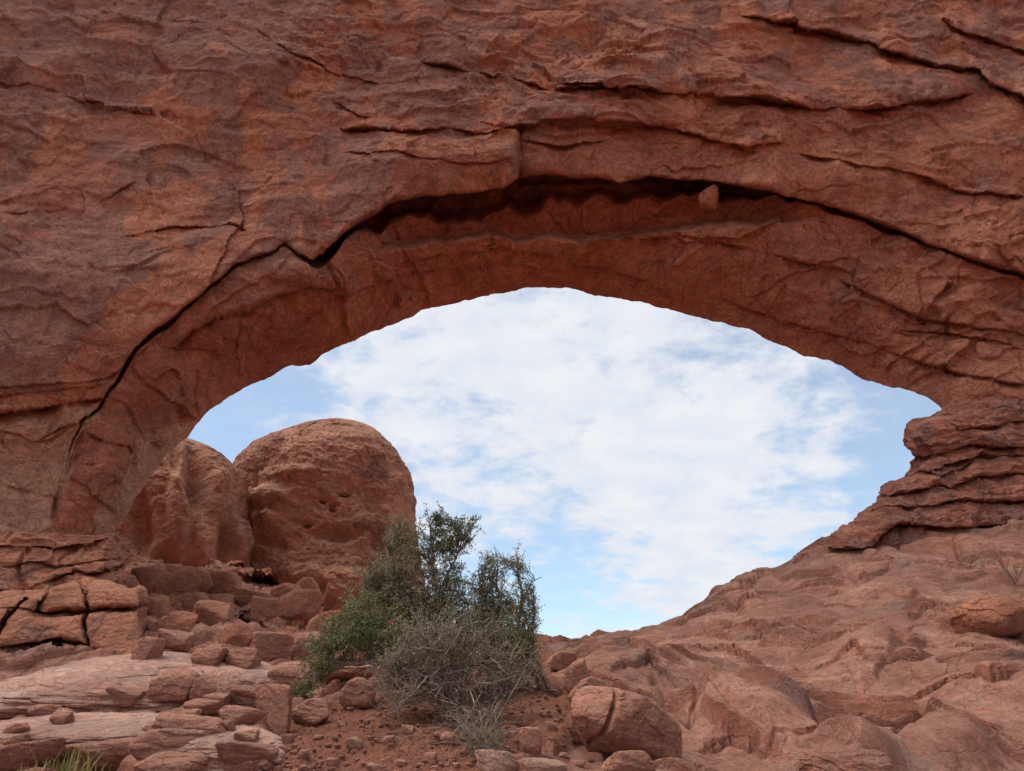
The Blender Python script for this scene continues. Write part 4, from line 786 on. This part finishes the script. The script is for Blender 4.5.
plant('juniper_tree', 'green juniper with sprays of foliage reaching left and a thin dark crown against the sky', 'tree', b,
  [([b, U(452,650,YB), U(440,600,YB+.1), U(432,560,YB+.1), U(430,525,YB)], .055, .008),
   ([b, U(430,650,YB), U(405,600,YB-.1), U(390,560,YB), U(392,530,YB)], .06, .012),
   ([U(440,600,YB+.1), U(455,560,YB), U(465,530,YB)], .02, .008),
   ([b, U(420,672,YB-.1), U(385,655,YB-.2), U(350,625,YB-.2)], .05, .012),
   ([b, U(415,678,YB-.2), U(375,660,YB-.3), U(345,664,YB-.4), U(318,682,YB-.4)], .045, .012),
   ([U(405,600,YB-.1), U(385,600,YB-.1), U(365,585,YB-.1)], .025, .008),
   ([U(345,664,YB-.4), U(325,655,YB-.4), U(312,650,YB-.4)], .018, .008)],
  [(462,528,YB,14,9,18,26,110,JD),(442,520,YB,12,8,16,20,110,JD),(448,545,YB,16,8,18,24,100,JD),(468,538,YB,6,5,10,8,100,JD),(435,540,YB,16,22,25,36,70,JD),(400,532,YB,14,16,20,34,50,GY),(415,560,YB,26,24,28,70,45,GY),(410,545,YB,14,20,20,26,60,J),
   (385,575,YB,22,22,22,80,60,GY),(375,590,YB,24,20,22,50,60,J),(400,600,YB,26,24,26,80,55,GY),(455,580,YB,16,26,24,50,60,JD),(440,600,YB,28,22,30,110,40,GY),(470,610,YB,18,26,26,60,35,GY),(430,628,YB-.55,36,18,14,80,40,GY),(400,640,YB-.5,26,18,14,50,45,J),(445,640,YB,34,22,26,90,35,GY),(480,645,YB,26,26,26,70,35,OL),(425,585,YB,26,22,28,80,40,GY),(455,615,YB,26,22,30,90,35,GY),(420,625,YB,30,22,30,90,35,GY),
   (362,612,YB-.2,24,24,26,80,75,J),(345,632,YB-.3,22,22,24,80,85,J),(372,640,YB-.2,28,20,26,70,70,J),(392,620,YB-.1,22,24,26,60,60,J),(322,650,YB-.4,14,11,16,36,80,J),(322,664,YB-.4,16,9,16,34,80,J),
   (306,686,YB-.5,9,6,10,12,70,J),(295,690,YB-.5,4,4,6,5,60,J),(400,650,YB,30,24,26,50,30,GY)], 21, leafsize=.024, trunk_r=.07)
b2 = on_ground(505, 690); Y2 = b2[1]+.1; b2 = np.array([b2[0], Y2, b2[2]-.05])
plant('leafy_shrub', 'dense olive green shrub with upright stems, the right-hand plant against the sky', 'shrub', b2,
  [([b2, U(505,640,Y2), U(500,600,Y2), U(497,560,Y2)], .045, .010),([b2, U(520,640,Y2), U(522,600,Y2), U(518,560,Y2)], .045, .008),([b2, U(488,640,Y2), U(484,600,Y2), U(478,570,Y2)], .035, .008),([b2, U(528,660,Y2), U(534,620,Y2), U(533,585,Y2)], .03, .006),
   ([U(522,600,Y2), U(530,585,Y2), U(542,577,Y2)], .010, .004)],
  [(495,566,Y2,14,13,20,44,60,OL),(517,562,Y2,9,12,14,26,55,OL),(482,585,Y2,13,20,18,44,55,OL),(500,600,Y2,20,26,24,80,60,OL),(526,600,Y2,12,20,18,50,60,OL),(530,635,Y2,10,32,20,70,60,OL),(505,640,Y2,28,30,26,110,50,OL),(520,670,Y2,18,20,22,70,55,OL),(480,625,Y2,16,26,20,60,35,OL),(508,665,Y2,26,18,24,60,45,GY),(500,630,Y2,30,34,26,110,60,OL),(505,645,Y2-.5,26,34,12,100,50,OL),(475,630,Y2-.5,22,24,12,60,40,GY),(487,600,Y2,18,24,20,50,60,OL)], 22, leafsize=.021, wood=M_TWIGB)
b3 = on_ground(455, 716); Y3 = b3[1]-.05; b3 = np.array([b3[0], Y3, b3[2]-.04]); YA = on_ground(468, 732)[1]-.06; YT = on_ground(484, 757)[1]-.05; g1 = on_ground(466, 728)+[0, 0, .03]; g2 = on_ground(478, 744)+[0, 0, .04]; g3 = on_ground(488, 762)+[0, 0, .03]; g4 = on_ground(504, 742)+[0, 0, .05]
plant('dead_shrub', 'tangle of leafless grey twigs spilling down the soil in front of the juniper', 'dead shrub', b3,
  [([b3, U(450,680,Y3-.1), U(430,640,Y3-.1), U(410,610,Y3)], .022, .006),([b3, U(465,670,Y3-.1), U(475,640,Y3-.1), U(470,600,Y3)], .022, .006),([b3, U(430,690,Y3-.25), U(410,675,Y3-.3), U(392,690,Y3-.35)], .02, .006),([b3, U(490,690,Y3-.2), U(510,660,Y3-.2), U(520,640,Y3-.1)], .02, .005),([U(465,670,Y3-.1), U(450,650,Y3-.3), U(425,648,Y3-.4), U(405,652,Y3-.4)], .012, .005),([U(465,670,Y3-.1), U(490,655,Y3-.3), U(505,672,Y3-.4), U(515,690,Y3-.4)], .012, .005),([U(450,680,Y3-.1), U(445,655,Y3-.35), U(462,628,Y3-.3), U(490,618,Y3-.3)], .012, .005),([U(450,680,Y3-.1), U(425,670,Y3-.3), U(400,660,Y3-.4), U(380,668,Y3-.4)], .012, .005),
   ([b3, U(440,668,Y3-.2), U(425,680,Y3-.45), U(403,704,Y3-.65), U(396,712,Y3-.7)], .013, .008),([b3, g1, g2, g3], .014, .005),([b3, U(490,705,Y3-.2), g4], .012, .004),([b3, U(470,690,Y3-.4), g2, U(488,748,YT)], .010, .004)],
  [(425,660,Y3-.2,40,22,30,110,2,GY),(395,664,Y3-.2,30,20,26,80,3,GY),(470,670,Y3-.2,36,30,30,120,2,GY),(388,684,Y3-.3,28,12,20,60,0,GY),(440,692,Y3-.3,44,16,24,110,0,GY),(500,690,Y3-.2,30,18,20,80,2,GY),(470,722,YA,30,12,12,90,0,GY),(484,745,YT+.2,17,14,8,110,0,GY),(486,757,YT,12,9,6,60,0,GY),
   (450,635,Y3,46,22,26,70,12,GY),(490,650,Y3,30,26,30,70,14,OL),(412,640,Y3,34,20,26,50,14,GY),(520,670,Y3,18,20,20,50,10,OL)], 23, wood=M_TWIG, twigm=M_TWIG, leafsize=.022, wild=.5)
litter()
# weathered log leaning down from the shrub
def log():
    r = np.random.default_rng(4); a = U(529, 657, Y2-.1); e = on_ground(547, 691); e = e+np.array([0, .05, .03]); root = empty('weathered_log', tuple(e)); tag(root, 'twisted weathered brown log leaning at the right foot of the olive shrub', 'log')
    t = Twigs(); 
    for k in range(7):
        o = r.normal(0, .025, 3); t.path(list(wig(r, a+o, e+o*1.6, 8, .10)), .028, .036)
    t.path(list(wig(r, e, e+np.array([.16, -.05, -.03]), 4, .2)), .03, .01); t.build('trunk', M_LOG, root, 6)
log()
def bare_bush(px, py, label, seed, h=.7, n=26):
    r = np.random.default_rng(seed); g = on_ground(px, py); root = empty('bare_bush', tuple(g)); tag(root, label, 'dead shrub'); t = Twigs()
    for i in range(n):
        d = np.array([r.normal(0, .6), r.normal(0, .5), 1.]); d /= np.linalg.norm(d); e = g+d*h*r.uniform(.6, 1.1); p = wig(r, g, e, 6, .2); t.path(list(p), .014, .005)
        for j in range(6):
            a = p[r.integers(2, 6)]; t.seg(a, a+(d+r.normal(0, .6, 3))*h*.28, .006, .003)
    t.build('twigs', M_TWIG, root, 3)
bare_bush(1014, 583, 'small leafless grey bush high on the rock slope near the right edge', 31, .8, 6)
bare_bush(598, 722, 'wisp of dry twigs caught beside the split foreground boulder', 32, .12, 14)
def grass(px, py, label, seed, n=120, spread=.3, h=.28):
    r = np.random.default_rng(seed); g = on_ground(px, py); V = []; Fc = []
    for i in range(n):
        b_ = np.array([spread*(i/n*2-1)*1.2+r.normal(0, .02), r.normal(0, .05), -.03]); hh = h*r.uniform(.4, 1.1); l = r.normal(0, .25, 2); w = .004
        m = b_+np.array([l[0]*hh*.4, l[1]*hh*.4, hh*.6]); t = b_+np.array([l[0]*hh, l[1]*hh, hh]); k = len(V)
        V += [b_+[-w, 0, 0], b_+[w, 0, 0], m+[w*.8, 0, 0], m-[w*.8, 0, 0], t+[.0008, 0, 0], t-[.0008, 0, 0]]; Fc += [(k, k+1, k+2, k+3), (k+3, k+2, k+4, k+5)]
    o = mesh_obj('grass_tuft', np.array(V), Fc, M_GRASS, smooth=False); o.location = g; tag(o, label, 'grass')
grass(62, 775, 'tall tuft of dry yellow-green grass in the bottom left corner', 41, 60, .2, .26)
grass(100, 778, 'thinner tuft of dry yellow grass, right of the tallest tuft at the bottom left', 42, 30, .10, .2)
grass(28, 778, 'sparse short yellow grass left of the tallest tuft in the bottom left corner', 43, 14, .04, .14)
